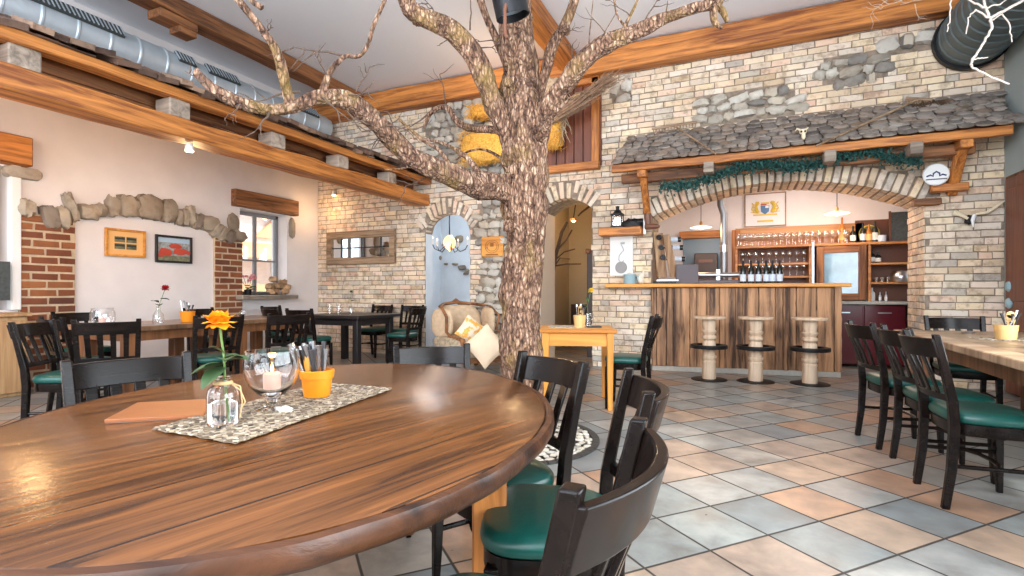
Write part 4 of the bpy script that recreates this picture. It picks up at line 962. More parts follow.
solo('cash_terminal', MB().box((0,0,.14), (.30,.06,.27)).box((0,.05,.01), (.22,.16,.02)), M['purple'], 'mauve-grey back of a screen standing on the bar beside the wine rack', 'screen', bev=.008)
o = bpy.data.objects['cash_terminal']; o.location = onbar(687, .2); o.rotation_euler.z = ba
# framed window in the bar's back wall with the kitchen behind
def B9(px, py, Y=9.6): x, z = BK(px, py, Y); return x, z
xa, zt_ = B9(683, 236); xb, zb_ = B9(724, 279)
MB().box(((xa+xb)/2, 9.60, (zt_+zb_)/2), (xb-xa, .04, zt_-zb_)).build('window_3', plain('hatch_blue', (.16,.235,.30), .4), kind='structure', smooth=False)
o = thing('hatch_frame', 'orange timber frame round the kitchen hatch behind the bar', 'frame', ((xa+xb)/2, 9.56, zt_))
P('lintel', MB().box(((xa+xb)/2, 9.54, zt_), (xb-xa+.1, .12, .13)), M['beam_x'], o, bev=.008)
P('post', MB().box((B9(736,250)[0], 9.50, (zt_+zb_)/2), (.13, .12, zt_-zb_+.1)), M['beam_z'], o, bev=.008)
c_ = B9(706, 265, 9.3); t = thing('coffee_machine', 'dark brown coffee machine before the blue kitchen hatch', 'machine', (c_[0], 9.35, 1.0))
MB().box((0,0,.38), (.36,.3,.74)).build('body', M['dimbrown'], t, bev=.015); MB().box((.0,-.155,.62), (.22,.01,.05)).build('display', M['leather'], t); MB().box((.20,-.1,.2), (.05,.1,.34)).build('side_arm', M['iron'], t)
solo('worktop', MB().box((-.95, 9.32, .985), (1.5,.5,.03)).box((-.95, 9.32, .485), (1.46,.46,.97)), M['dimbrown'], 'dark counter block under the coffee machine behind the bar', 'worktop', bev=.006)
# crest picture
xa, zt_ = B9(745, 195); xb, _ = B9(785.5, 195); _, zb_ = B9(765, 226); c = Vector(((xa+xb)/2, 9.60, (zt_+zb_)/2)); w, h = xb-xa, zt_-zb_
t = thing('crest_picture', 'white picture of a golden lion crest in a thin frame above the bar shelves', 'picture', c)
MB().box((0,0,0), (w,.02,h)).build('sheet', plain('sheet_white', (.80,.77,.76), .7), t)
for s in (-1, 1): MB().box((0,-.012,s*h/2), (w+.02,.02,.018)).build('frame_rail', M['frame_grey'], t); MB().box((s*w/2,-.012,0), (.018,.02,h)).build('frame_post', M['frame_grey'], t)
cr = MB(); rn = random.Random(6)
for s in (-1, 1):
    cr.tube([(s*.10,-.014,-.05),(s*.13,-.014,.0),(s*.14,-.014,.06),(s*.11,-.014,.10)], [.028,.032,.024,.02], 6); cr.blob((s*.115,-.014,.115), (.06,.012,.05), nz=.25, seed=s)
    for k in range(4): cr.tube([(s*.13,-.014,.08-.04*k),(s*(.19+.01*k),-.014,.10-.045*k)], [.011,.006], 5)
    cr.tube([(s*.16,-.014,-.05),(s*.20,-.014,.02),(s*.17,-.014,.09),(s*.20,-.014,.12)], .009, 5)
cr.box((0,-.012,-.085), (.36,.008,.025)).box((0,-.012,.105), (.12,.008,.035)); cr.build('lions', M['gold'], t)
MB().prism([(-.065,.07),(.065,.07),(.06,-.03),(0,-.08),(-.06,-.03)], -.02, -.012, lambda a, b, c_: (a, c_, b)).build('shield', M['blueprint'], t)
MB().box((.03,-.022,.045), (.05,.004,.035)).build('shield_quarter', M['white'], t); MB().box((-.02,-.022,.085), (.09,.004,.02)).build('crown_base', M['redprint'], t)
MB().box((0,-.012,-.19), (.24,.006,.03)).build('caption', M['gold'], t)
# shelf unit behind the bar
FY = 9.22
xL = BK(735, 250, FY)[0]; xF0 = BK(815, 250, FY)[0]; xF1 = BK(868, 250, FY)[0]; xR = 2.75
zS = BK(790, 244.5, FY)[1]; zS2 = BK(770, 263, FY)[1]; zS3 = BK(770, 276, FY)[1]
su = thing('back_shelf', 'orange wooden shelf unit holding glasses on the wall behind the bar', 'shelf', (xL, 9.4, 0))
P('top_shelf', MB().box(((xL+xR)/2, 9.40, zS-.02), (xR-xL, .40, .04)), M['shelfwood'], su, bev=.004)
P('back_panel', MB().box(((xL+xR)/2, 9.59, (zS+.965)/2), (xR-xL, .02, zS-.97)), M['leather'], su)
P('back_panel', MB().box(((xL+xF1)/2, 9.585, zS+.16), (xF1-xL, .02, .34)), M['shelfwood'], su)
for x in (xL+.02, xF0-.06, xF1+.02): P('upright', MB().box((x, 9.40, (zS+.965)/2), (.04, .36, zS-.965)), M['shelfwood'], su, bev=.003)
for z in (zS2, zS3-.0): P('shelf_board', MB().box(((xL+xF0)/2-.02, 9.42, z-.015), (xF0-xL-.1, .3, .03)), M['shelfwood'], su, bev=.003)
for z in (BK(885,262.5,FY)[1], BK(885,282,FY)[1]): P('shelf_board', MB().box(((xF1+xR)/2+.02, 9.41, z-.015), (xR-xF1-.04, .34, .03)), M['shelfwood'], su, bev=.003)
P('steel_strip', MB().box((xF0-.03, 9.2, 1.45), (.03,.03,.85)), M['steel'], su)
# fridge
zf0, zf1 = BK(842,300,FY)[1], zS-.05
fr = thing('glass_door_fridge', 'wood framed fridge with blue reflecting glass door behind the bar', 'fridge', ((xF0+xF1)/2, FY, zf0))
w = xF1-xF0-.04; h = zf1-zf0
MB().box((0,.2,h/2), (w,.3,h)).build('body', M['dimbrown'], fr)
for s in (-1, 1): MB().box((s*(w/2-.05),0,h/2), (.10,.05,h)).build('door_stile', M['rough_z'], fr, bev=.004); MB().box((0,0,h/2+s*(h/2-.05)), (w-.2,.05,.10)).build('door_rail', M['rough_x'], fr, bev=.004)
MB().box((0,.01,h/2), (w-.2,.01,h-.2)).build('glass_pane', M['fridgeglass'], fr, smooth=False)
# lower cabinets and worktop
cb_ = thing('base_cabinet', 'dark red lacquered base cabinets below the grey worktop behind the bar', 'cabinet', (1.9, 9.2, 0))
P('carcass', MB().box((1.36, 9.25, .48), (1.52,.66,.88)), M['redcab'], cb_, bev=.006)
for i in range(3):
    dd2 = P('door', MB().box((.86+.50*i, 8.90, .48), (.48,.03,.84)), M['redcab'], cb_, bev=.006)
    hnd = MB().box((.86+.50*i, 8.87, .80), (.16,.02,.015)).build('handle', M['steel'], dd2)
solo('worktop', MB().box((1.34, 9.2, .942), (1.56,.8,.04)), M['stonetop'], 'grey stone worktop over the red cabinets behind the bar', 'worktop', bev=.006)
sc_ = thing('side_cabinet', 'black cabinet with drawers at the right end behind the bar', 'cabinet', (2.45, 8.75, 0)); P('carcass', MB().box((2.56, 8.9, .48), (.7,1.1,.88)), M['dimbrown'], sc_, bev=.006)
for z in (.78, .55): dq = P('drawer', MB().box((2.18, 8.8, z), (.03,.8,.2)), M['dimbrown'], sc_, bev=.004); MB().box((2.155,8.8,z+.05), (.015,.25,.015)).build('handle', M['steel'], dq)
solo('worktop', MB().box((2.55, 8.9, .942), (.84,1.2,.04)), M['stonetop'], 'short grey worktop over the black cabinet beside the brick pillar', 'worktop', bev=.006)
# glasses
def wineglass(group, lab, upside=False):
    b_ = thing('wine_glass', lab, 'glass', (0,0,0), 0, group)
    pr_ = [(.033,0),(.030,.004),(.005,.008),(.004,.085),(.02,.10),(.038,.13),(.040,.155),(.032,.20)]
    bw_ = MB().lathe([p for p in pr_ if p[1] >= .085], n=14, cap=False); st = MB().lathe(pr_[:4], n=12, cap=False)
    if upside:
        for m_ in (bw_, st): m_.v = [(x, -y, .20-z) for x, y, z in m_.v]
    bw_.build('bowl', M['wineglass'], b_); st.build('stem', M['wineglass'], b_); return b_
M['wineglass'] = thin_glass('amber_tint_glass', (.97,.93,.88), .22)  # the glass carries a faint amber tint
g0 = wineglass('wine glasses on the top shelf', 'clear wine glass in the long row on top of the bar shelf'); u = [False]
ORD = 'first second third fourth fifth sixth seventh eighth ninth tenth eleventh twelfth thirteenth fourteenth fifteenth sixteenth seventeenth eighteenth nineteenth twentieth'.split()
for row, yo in enumerate((9.28, 9.38)):
    k = -1
    x = xL+.05+row*.04
    while x < xF0+.45:
        k += 1; place(g0, u, (x, yo, zS+.001), 0, '%s wine glass from the left, %s row on top of the bar shelf' % (ORD[k], ('front', 'rear')[row]), ('front', 'rear')[row]+' row of wine glasses on the top shelf'); x += .088
g1 = wineglass('wine glasses on the middle shelf', 'x'); u = [False]; x = xL+.12; k = -1
while x < xF0-.12: k += 1; place(g1, u, (x, 9.36, zS2+.001), 0, ORD[k]+' wine glass from the left on the middle shelf behind the bottles', 'wine glasses on the middle shelf'); x += .098
x = xL+.12; k = -1
while x < xF0-.12: k += 1; place(g1, u, (x, 9.36, zS3+.001), 0, ORD[k]+' wine glass from the left on the lowest shelf behind the bottles', 'wine glasses on the lowest shelf'); x += .098
def tumbler(lab, group): return tag(MB().lathe([(.0,0),(.026,0),(.033,.07),(.031,.07),(.024,.006),(.0,.006)], n=14, cap=False).build('tumbler', M['wineglass']), lab, 'glass', group)
g2 = tumbler('x', 'x'); u = [False]; z = BK(885,282,FY)[1]
for i in range(6): place(g2, u, (xF1+.12+.075*i, 9.34, z+.001), 0, ORD[i]+' small tumbler from the left on the middle right shelf of the bar', 'tumblers on the right shelf')
# bottles and boxes on the right part
def spirit(px, D, h, r, mat, lab, zb=None, py=None):
    x = BK(px, 240, 9.35)[0]; z = zb if zb is not None else zS+.001
    t = thing('spirit_bottle', lab, 'bottle', (x, 9.35, z))
    MB().lathe([(.0,0),(r,0),(r,h*.55),(r*.8,h*.65),(r*.32,h*.75),(r*.3,h),(.0,h)], n=16).build('body', mat, t)
    MB().lathe([(r*1.02,h*.12),(r*1.02,h*.45)], n=16, cap=False).build('label', M['paper'] if mat != M['amber'] else M['orangepaper'], t); return t
spirit(842, 9, .40, .045, M['amber'], 'tall amber bottle under the right pendant lamp on the top shelf')
spirit(853, 9, .26, .04, M['bottle'], 'small bottle with a white label right of the tall amber bottle')
spirit(863, 9, .30, .04, M['bottle'], 'dark bottle left of the round tin on the top bar shelf')
spirit(869, 9, .28, .04, M['amber'], 'amber bottle in front of the round tin on the top bar shelf')
spirit(875, 9, .32, .04, M['bottle'], 'dark bottle right of the round tin on the top bar shelf')
z = BK(885,262.5,FY)[1]
spirit(872, 9, .20, .04, M['bottle'], 'dark bottle on the upper right shelf at the left end', z); spirit(878, 9, .17, .04, M['bottle'], 'squat dark bottle on the upper right shelf, beside the left end one', z)
t = MB().lathe([(.0,0),(.13,0),(.15,.05),(.15,.10),(.10,.16),(.0,.17)], n=22).build('serving_dish', M['steel'], loc=(BK(902,278,9.3)[0], 9.33, BK(885,282,FY)[1]+.001)); tag(t, 'shiny steel dish cover on the middle right shelf behind the bar', 'dish')
spirit(866, 9, .26, .045, M['enamel'], 'pale green bottle at the left end of the worktop shelf', .965); spirit(872, 9, .20, .04, M['white'], 'white bottle on the worktop right of the pale green one', .965)
spirit(880, 9, .13, .02, M['steel'], 'small steel shaker on the worktop', .965); spirit(886, 9, .14, .02, M['steel'], 'second small steel shaker from the fridge on the worktop', .965)
x = BK(868.5, 225, 9.5)[0]; t = thing('round_tin', 'round green and gold tin tray standing behind the bottles on the top shelf', 'tray', (x, 9.47, zS+.14))
MB().lathe([(.0,-.02),(.12,-.02),(.135,0),(.12,.03),(.0,.03)], n=28, rot=Rx(R(90))).build('dish', M['greenprint'], t); MB().lathe([(.12,.0),(.137,.0),(.137,.032),(.12,.034)], n=28, rot=Rx(R(90)), cap=False).build('rim', M['gold'], t)
solo('tumbler', MB().lathe([(.0,0),(.05,0),(.055,.10),(.0,.10)], (BK(882,238,9.3)[0], 9.3, zS), 14), M['label'], 'pale glass box at the right end of the top bar shelf', 'glass')
t = thing('chalk_board', 'small black chalkboard leaning at the right end of the top bar shelf', 'board', (BK(901,228,9.4)[0], 9.42, zS))
MB().box((0,0,.23), (.26,.02,.44)).build('panel', M['slate'], t); 
for s in (-1, 1): MB().box((s*.135,-.01,.23), (.025,.03,.47)).build('frame_post', M['leather'], t)
solo('wall_panel', MB().box((BK(884,235,9.58)[0], 9.59, zS+.19), (.75,.03,.36)), M['leather'], 'brown wooden panel behind the bottles at the right of the top shelf', 'panel')
# pendant lamps
def pendant(px, py, D, lab, power):
    p = Vector(CW(px, py, D)); t = thing('pendant_lamp', lab, 'lamp', p, 0, None)
    MB().lathe([(.02,.035),(.05,.03),(.16,.0),(.158,-.004),(.05,.024),(.0,.028)], n=28, cap=False).build('shade', M['shade_glass'], t)
    MB().lathe([(.0,-.03),(.022,-.024),(.032,0),(.02,.03),(.0,.034)], n=14).build('bulb', M['bulb'], t)
    MB().lathe([(.022,.03),(.022,.08),(.008,.10),(.0,.10)], n=12).build('socket', M['brass'], t)
    MB().tube([(0,0,.09),(0,0,3.1-p.z)], .005, 6).build('cord', M['iron'], t)
    lamp('pendant_light', p+Vector((0,-.02,-.08)), power, (1,.66,.38), .06); return t
pendant(701, 227.5, 7.9, 'lit glass pendant lamp over the left part of the bar, before the kitchen hatch', 12)
pendant(837, 213.5, 7.5, 'lit glass pendant lamp over the right part of the bar near the tall bottles', 15)
lamp('bar_back_light', (.9, 8.5, 2.6), 22, (1,.88,.84), .3)
# bar stools
def stool():
    t = thing('bar_stool', 'x', 'stool', (0,0,0))
    MB().lathe([(.0,0),(.215,0),(.215,.006),(.20,.012),(.0,.014)], n=32).build('base_plate', M['iron'], t)
    MB().lathe([(.0,.014),(.082,.014),(.085,.05),(.078,.20),(.082,.235),(.070,.25),(.088,.275),(.088,.30),(.070,.315),(.075,.33),(.082,.40),(.075,.48),(.060,.495),(.086,.52),(.086,.545),(.062,.565),(.08,.585),(.09,.61),(.072,.63),(.078,.66),(.085,.72),(.084,.765),(.0,.765)], n=28).build('turned_post', M['palewood'], t)
    MB().lathe([(.0,.765),(.195,.765),(.20,.772),(.20,.788),(.192,.795),(.0,.795)], n=36).build('seat', M['palewood'], t)
    MB().lathe([(.155,.395),(.215,.395),(.218,.40),(.218,.435),(.213,.44),(.155,.44),(.155,.395)], n=36, cap=False).build('foot_ring', M['iron'], t)
    sp = MB()
    for k in range(3): a = k*2.094+.4; sp.tube([(.07*math.cos(a), .07*math.sin(a), .417),(.16*math.cos(a), .16*math.sin(a), .417)], .01, 6)
    sp.build('ring_spoke', M['iron'], t); return t
s0 = stool(); u = [False]
for px, py, lab in ((709,379.5,'left'), (755.5,381.5,'middle'), (809.8,384,'right')):
    place(s0, u, FL(px, py), 0, '%s bar stool on a turned pale wood post before the bar' % lab, 'bar stools in front of the counter')
# ================================================================== chairs
def make_chair():
    t = thing('dining_chair', 'x', 'chair', (0,0,0))
    ST, Wd, Dp = .455, .205, .20
    # seat outline: rounded, wider at the front
    def outline(s, n=40):
        o = []
        for i in range(n):
            a = 2*math.pi*i/n; c, q = math.cos(a), math.sin(a); e = 2/3.4
            x = math.copysign(abs(c)**e, c); y = math.copysign(abs(q)**e, q)
            o.append((x*(.212+.012*y)*s, y*.195*s-.004))
        return o
    mb = MB(); rings = []
    for s, z in ((.93,.435),(.985,.445),(1.0,.458),(.985,.475),(.94,.487),(.80,.495),(.5,.499),(.15,.50)): rings.append([Vector((x, y, z)) for x, y in outline(s)])
    mb.rng(rings); mb.build('seat', M['seat'], t)
    mb = MB(); mb.rng([[Vector((x, y, z)) for x, y in outline(s)] for s, z in ((.93,.375),(.95,.38),(.95,.434))]); mb.build('seat_frame', M['chair'], t)
    for s in (-1, 1):
        MB().stack([(s*.178,.152,0,.026,.026),(s*.176,.148,.15,.034,.034),(s*.172,.142,.40,.042,.042)]).build('leg', M['chair'], t, bev=.005)
        MB().stack([(s*.182,-.222,0,.032,.034),(s*.182,-.196,.20,.034,.040),(s*.186,-.185,.42,.036,.044),(s*.190,-.195,.55,.036,.042),(s*.197,-.235,.74,.036,.036),(s*.203,-.268,.885,.034,.032)]).build('leg', M['chair'], t, bev=.005)
    def rail(z0, z1, hw, sag, y0, lean, th, name, n=14):
        vs = []
        rings = []
        for i in range(n+1):
            x = -hw+2*hw*i/n; q = 1-(x/hw)**2; y = y0-sag*q; dz = .0
            rings.append([Vector((x, y+th/2, z0)), Vector((x, y+th/2-lean, z1+dz)), Vector((x, y-th/2-lean, z1+dz)), Vector((x, y-th/2, z0))])
        return MB().rng(rings).build(name, M['chair'], t, bev=.004)
    rail(.765, .864, .215, .062, -.252, .028, .024, 'crest_rail'); rail(.545, .580, .185, .030, -.205, .006, .02, 'lower_rail')
    for i in range(4):
        x = -.117+.078*i; q0 = 1-(x/.185)**2; q1 = 1-(x/.22)**2
        MB().stack([(x,-.203-.030*q0,.56,.034,.012),(x*1.03,-.226-.048*q1,.68,.036,.012),(x*1.06,-.254-.062*q1,.785,.040,.012)]).build('slat', M['chair'], t, bev=.003)
    for s in (-1, 1): MB().tube([(s*.176,.148,.22),(s*.182,-.205,.22)], .011, 8).build('stretcher', M['chair'], t)
    mb = MB(); mb.tube([(-.178,.0,.22),(-.1,.03,.222),(0,.04,.222),(.1,.03,.222),(.178,.0,.22)], .011, 8); mb.build('stretcher', M['chair'], t)
    return t
ch0 = make_chair(); used = [False]
RT = 'chairs around the big round table'; LT_ = 'chairs at the long table by the white wall'; BT = 'chairs at the dark table in the far corner'; WT = 'chairs at the right dining table'
def chair_cam(xc, D, fx, fd, lab, grp, sc=.965, back=True):   # (xc, D) the middle of the backrest in camera plan, (fx, fd) facing
    l = math.hypot(fx, fd); fx, fd = fx/l, fd/l
    if back: xc += fx*.235; D += fd*.235
    X = xc*CS-D*SN; Y = xc*SN+D*CS; wx = fx*CS-fd*SN; wy = fx*SN+fd*CS
    o = place(ch0, used, (X, Y, 0), math.atan2(-wx, wy), lab, grp); o.scale = (sc,)*3; return o
def chair_w(X, Y, ang, lab, grp):
    o = place(ch0, used, (X, Y, 0), R(ang), lab, grp); o.scale = (1,1,1)
    if grp is None and 'group' in o: del o['group']
    return o
#   # ang 0 faces the back wall
chair_cam(.130, 1.98, -.80, -.50, 'green-seated chair right of the round table nearest the tree', RT)
chair_cam(.335, 1.47, -.99, .10, 'green-seated chair right of the round table, second from the tree', RT)
chair_cam(.142, .84, -.90, .44, 'nearest green-seated chair with brown curved rail at the lower right of the round table', RT)
chair_cam(-1.49, 2.02, .76, -.66, 'chair behind the left side of the round table, below the long table', RT, .96)
chair_cam(-.42, 2.72, .30, -.95, 'chair on the far side of the round table before the armchair', RT, .93)
# long table by the left wall
TX0, TX1 = -6.35, -5.35
def table(name, lab, x0, x1, y0, y1, zt, top, leg, th=.05, lw=.12, apr=.10, inset=.08, ax='y'):
    c = ((x0+x1)/2, (y0+y1)/2); t = thing(name, lab, 'table', (c[0], c[1], 0))
    w, d = x1-x0, y1-y0
    MB().box((0,0,zt-th/2), (w,d,th)).build('tabletop', top, t, bev=.008)
    for i in (-1, 1):
        for j in (-1, 1): MB().box((i*(w/2-inset-lw/2), j*(d/2-inset-lw/2), (zt-th)/2), (lw,lw,zt-th)).build('leg', leg, t, bev=.006)
    for j in (-1, 1): MB().box((0, j*(d/2-inset-.03), zt-th-apr/2), (w-2*inset-lw,.03,apr)).build('apron', leg, t)
    for i in (-1, 1): MB().box((i*(w/2-inset-.03), 0, zt-th-apr/2), (.03,d-2*inset-lw,apr)).build('apron', leg, t)
    return t
table('dining_table', 'long brown wooden table with jar and rose by the white wall', TX0, TX1, 2.95, 4.15, .765, M['darktop'], M['brownleg'])
table('dining_table', 'brown table lit blue-white beside the far window', TX0-.1, TX1-.05, 4.20, 5.35, .765, M['darktop'], M['brownleg'])
chair_w(-4.66, 2.22, -56, 'chair at the near end of the long table by the red brick pier, turned sideways', LT_)
chair_w(-5.46, 2.72, -4, 'chair at the head of the long table by the red brick pier, half hidden', LT_)
chair_w(-4.80, 2.56, 56, 'chair with its back to the room at the long table, left one', LT_)
chair_w(-4.72, 3.36, 74, 'chair with its back to the room at the long table behind the orange flower', LT_)
chair_w(-6.62, 3.3, -90, 'chair on the wall side of the long table beside the glass jar', LT_)
chair_w(-6.62, 4.75, -90, 'chair on the wall side of the blue-lit table near the second brick pier', LT_)
chair_w(-4.52, 4.0, 72, 'angled chair at the near side of the blue-lit table before the dark table', LT_)
# dark table in the far corner
table('dining_table', 'square black table in the far corner under the mirror', -6.1, -4.95, 5.75, 6.75, .76, M['black'], M['black'], lw=.09)
chair_w(-5.95, 5.45, -12, 'chair at the near left of the black corner table', BT)
chair_w(-5.35, 5.32, 4, 'chair at the near side of the black corner table, middle one', BT)
chair_w(-6.62, 6.0, -80, 'chair at the window side of the black corner table', BT)
chair_w(-5.75, 7.05, 180, 'chair behind the black corner table against the brick wall', BT)
chair_w(-5.1, 7.05, 184, 'right chair behind the black corner table under the mirror end', BT)
chair_w(-4.62, 6.35, 96, 'chair at the right side of the black corner table near the first arch', BT)
# right dining table
table('dining_table', 'long greyed oak dining table at the right with a utensil tub', 1.24, 2.28, 2.3, 5.62, .765, M['greytop'], M['brownleg'], th=.05, lw=.11, apr=.11, inset=.10)
chair_w(1.15, 3.48, -86, 'nearest chair at the left side of the right table', WT)
chair_w(1.15, 3.98, -84, 'middle chair at the left side of the right table', WT)
chair_w(1.06, 4.55, -80, 'chair at the left side of the right table nearest the bar', WT)
chair_w(1.75, 5.62, 180, 'chair at the far end of the right table before the white brick pillar', WT)
chair_w(2.2, 4.7, 92, 'chair tucked under the far wall side of the right table', WT)
# pine table
pt = thing('pine_table', 'small honey pine table beside the tree trunk', 'table', (-1.50, 4.93, 0), R(19))
pw, pd = .66, .66
MB().box((0,0,.735), (pw+.06,pd+.04,.03)).build('tabletop', M['pine_x'], pt, bev=.006)
for i in (-1, 1):
    for j in (-1, 1): MB().stack([(i*(pw/2-.03), j*(pd/2-.03), 0, .045, .045), (i*(pw/2-.03), j*(pd/2-.03), .72, .062, .062)]).build('leg', M['pine_z'], pt, bev=.005)
    MB().box((0, i*(pd/2-.03), .655), (pw-.1,.022,.12)).build('apron', M['pine_x'], pt); MB().box((i*(pw/2-.03), 0, .655), (.022,pd-.1,.12)).build('apron', M['pine_x'], pt)
chair_w(-1.02, 4.98, 92, 'green-seated chair at the right side of the small pine table', None)
# ================================================================== round table
tc = CW(0, 292, 1); tcx = -.626; tD = 1.582
C_ = Vector((tcx*CS-tD*SN, tcx*SN+tD*CS, 0)); RTb = thing('round_table', 'large round table of worn brown boards in the left foreground', 'table', C_, YAW)
AXX, AXY = .74, .945
def ell(s, n=96, dx=0): return [((AXX*s+dx)*math.cos(2*math.pi*i/n), (AXY*s+dx)*math.sin(2*math.pi*i/n)) for i in range(n)]
M['top'] = M['top']
mb = MB(); mb.rng([[Vector((x, y, z)) for x, y in ell(1, dx=d_)] for d_, z in ((-.045,.712),(-.015,.712),(-.015,.748),(-.018,.7502))])
tt = mb.build('tabletop', wood('oiled_round_top', (.036,.011,.003), (.27,.095,.024), 'x', .24, 1.3, plank=(R(52), .20), bump=.3, contrast=(.38,.64)), RTb)
rn = random.Random(2); n = 120; ringset = []
prof = [(-.016,.744),(-.008,.7505),(.004,.747),(.010,.732),(.006,.712),(-.008,.700),(-.016,.700)]
for i in range(n):
    a = 2*math.pi*i/n; j = noise.noise(Vector((math.cos(a)*8, math.sin(a)*8, 0)))*.006; sg = .0035*math.cos((i % 20)/20*2*math.pi)
    ringset.append([Vector(((AXX+dx+j+sg)*math.cos(a), (AXY+dx+j+sg)*math.sin(a), z)) for dx, z in prof])
mb = MB(); mb.rng(ringset, cap=False, closed=True); mb.build('rim', M['edge'], RTb)
for (x, y) in ((.56,-.04),(-.35,.62),(-.42,-.5),(.02,-.66)):
    MB().box((x,y,.35), (.10,.10,.70)).build('leg', M['beam_z'], RTb, bev=.006)
MB().box((.0,.0,.655), (.86,1.1,.09)).build('under_frame', M['brownleg'], RTb, bev=.006)
# braided runner and the things on the table
def T(px, py): v = FL(px, py, .75); v.z = .7515; return v
cr_ = [T(152,432), T(238,445), T(392,391), T(330,385)]
cr_ = [T(150,431), T(236,446), T(393,390), T(322,384)]
rn_ = MB(); n1, n2 = 40, 15; top = []; 
for i in range(n1+1):
    row = []
    for j in range(n2+1):
        u_, v_ = i/n1, j/n2; p = cr_[0].lerp(cr_[3], u_).lerp(cr_[1].lerp(cr_[2], u_), v_)
        p = p+Vector((noise.noise(p*22), noise.noise(p*22+Vector((5,0,0))), 0))*.006; p.z = .7525+.004*abs(math.sin(i*2.1+j*1.0)*math.cos(j*2.3)); row.append(p)
    top.append(row)
vs = [p for r in top for p in r]; m_ = n2+1
rn_.add(vs, [(i*m_+j, i*m_+j+1, (i+1)*m_+j+1, (i+1)*m_+j) for i in range(n1) for j in range(n2)])
# raised braids
for i in range(n1):
    for j in range(n2):
        if (i+j) % 1 == 0: c = (top[i][j]+top[i+1][j+1])/2; c.z = .756; rn_.blob(c, (.023,.012,.008), rot=Rz(R(62 if (i+j) % 2 else -12)), p=2.2, nz=0, n=3)
M['braid2'] = masonry('braided_straw', [(0,(.04,.025,.018)),(.22,(.44,.34,.24)),(.40,(.60,.51,.39)),(.50,(.09,.06,.04)),(.72,(.50,.38,.25)),(.85,(.12,.085,.06)),(1,(.32,.24,.16))], nz=.1)
solo('table_runner', rn_, M['braid2'], 'braided grey and beige straw runner on the round table', 'runner')
# menu
mq = [T(104,424), T(204,418.5), T(214,402), T(137,406)]
mn = thing('menu_folder', 'flat tan leather menu folder on the round table left of the vase', 'menu', (mq[0]+mq[1]+mq[2]+mq[3])/4)
mb = MB(); L = mn.location; mb.rng([[Vector((p.x-L.x, p.y-L.y, 0)) for p in mq], [Vector((p.x-L.x, p.y-L.y, .010)) for p in mq]]); mb.build('cover', M['menu'], mn, bev=.002)
mb = MB(); mb.rng([[Vector(((p.x-L.x)*.98, (p.y-L.y)*.98, z)) for p in mq] for z in (-.0005,.0045)]); mb.build('pages', M['paper'], mn)
# bottle vase with an orange flower
def flower(t, head, mat, hs, stem_pts, leaves, base=(0,0,.01)):
    MB().tube(stem_pts, .0028 if hs < .1 else .003, 6).build('stem', M['stem'], t)
    fl = MB(); rn = random.Random(int(hs*1000)); h_ = Vector(head)
    for ring_, (nn, rr_, tl, sz_) in enumerate(((5,.25,.1,.8),(7,.6,.45,.9),(9,.95,.85,.95),(9,1.2,1.35,.85),(7,1.1,1.8,.7))):
        for k in range(nn):
            a = k*2*math.pi/nn+ring_*.4+rn.uniform(-.15,.15); d_ = Vector((math.cos(a), math.sin(a), 0)); tv = Vector((-math.sin(a), math.cos(a), 0)); up = Vector((0,0,1))
            out = d_*math.sin(tl)+up*math.cos(tl); s_ = hs*sz_*rn.uniform(.85,1.1)
            b0 = h_+d_*hs*.1*rr_; rings = []
            for q in range(5):
                w_ = s_*.56*math.sin(math.pi*(q/4*.78+.16)); c = b0+out*s_*q/4*.95+d_*s_*.10*(q/4)**2-up*s_*.12*(q/4)**3*ring_*.6
                rings.append((c-tv*w_-out*.002, c+d_*(-.0)+out*.006*math.sin(q*2+k), c+tv*w_))
            vs = [p+(-d_*.12*s_*abs(j-1)*-1 if 0 else Vector((0,0,0))) for r in rings for j, p in enumerate(r)]
            fl.add(vs, [(q*3+j, q*3+j+1, (q+1)*3+j+1, (q+1)*3+j) for q in range(4) for j in range(2)])
    fl.build('blossom', mat, t, smooth='full')
    for (p, d_, L_, w_) in leaves:
        p = Vector(p); d_ = Vector(d_).normalized(); sd = d_.cross(Vector((0,0,1))).normalized(); lf = MB(); rings = []
        for q in range(7):
            s_ = q/6; ww = w_*math.sin(math.pi*min(1,s_*.93+.05))**.8; c = p+d_*L_*s_-Vector((0,0,L_*.25*s_*s_)); rings += [c-sd*ww+Vector((0,0,ww*.3)), c, c+sd*ww+Vector((0,0,ww*.3))]
        lf.add(rings, [(q*3+j, q*3+j+1, (q+1)*3+j+1, (q+1)*3+j) for q in range(6) for j in range(2)]); lf.build('leaf', M['leaf'], t, smooth='full')
v0 = T(223, 427); vz = thing('bottle_vase', 'small clear bottle vase with an orange flower on the runner', 'vase', v0+Vector((0,0,.004)))
cs = CW(1, 0, 1)
right = Vector((CS, SN, 0)); fwd = Vector((-SN, CS, 0))
MB().lathe([(.0,.0),(.033,.0),(.037,.006),(.038,.075),(.034,.095),(.018,.108),(.0165,.118),(.022,.124),(.019,.126),(.0145,.118),(.0155,.107),(.031,.092),(.0345,.073),(.0335,.010),(.0,.009)], n=32, cap=False).build('bottle', M['goblet'], vz)
MB().lathe([(.0,.0095),(.0332,.0105),(.0342,.060),(.0,.060)], n=28).build('water', M['water'], vz)
rb = MB(); rb.lathe([(.019,.104),(.023,.107),(.023,.112),(.019,.115)], n=20, cap=False)
for s in (0, 1): rb.tube([right*.02+Vector((0,0,.11)), right*.045+Vector((0,0,.10-.01*s)), right*(.05+.008*s)+Vector((0,0,.06)), right*.045+Vector((0,0,.02+.02*s))], [.0022,.002,.0016,.001], 5)
rb.build('raffia_bow', M['raffia'], vz)
hd = right*-.010+Vector((0,0,.265)); k0 = Vector((0,0,.012))
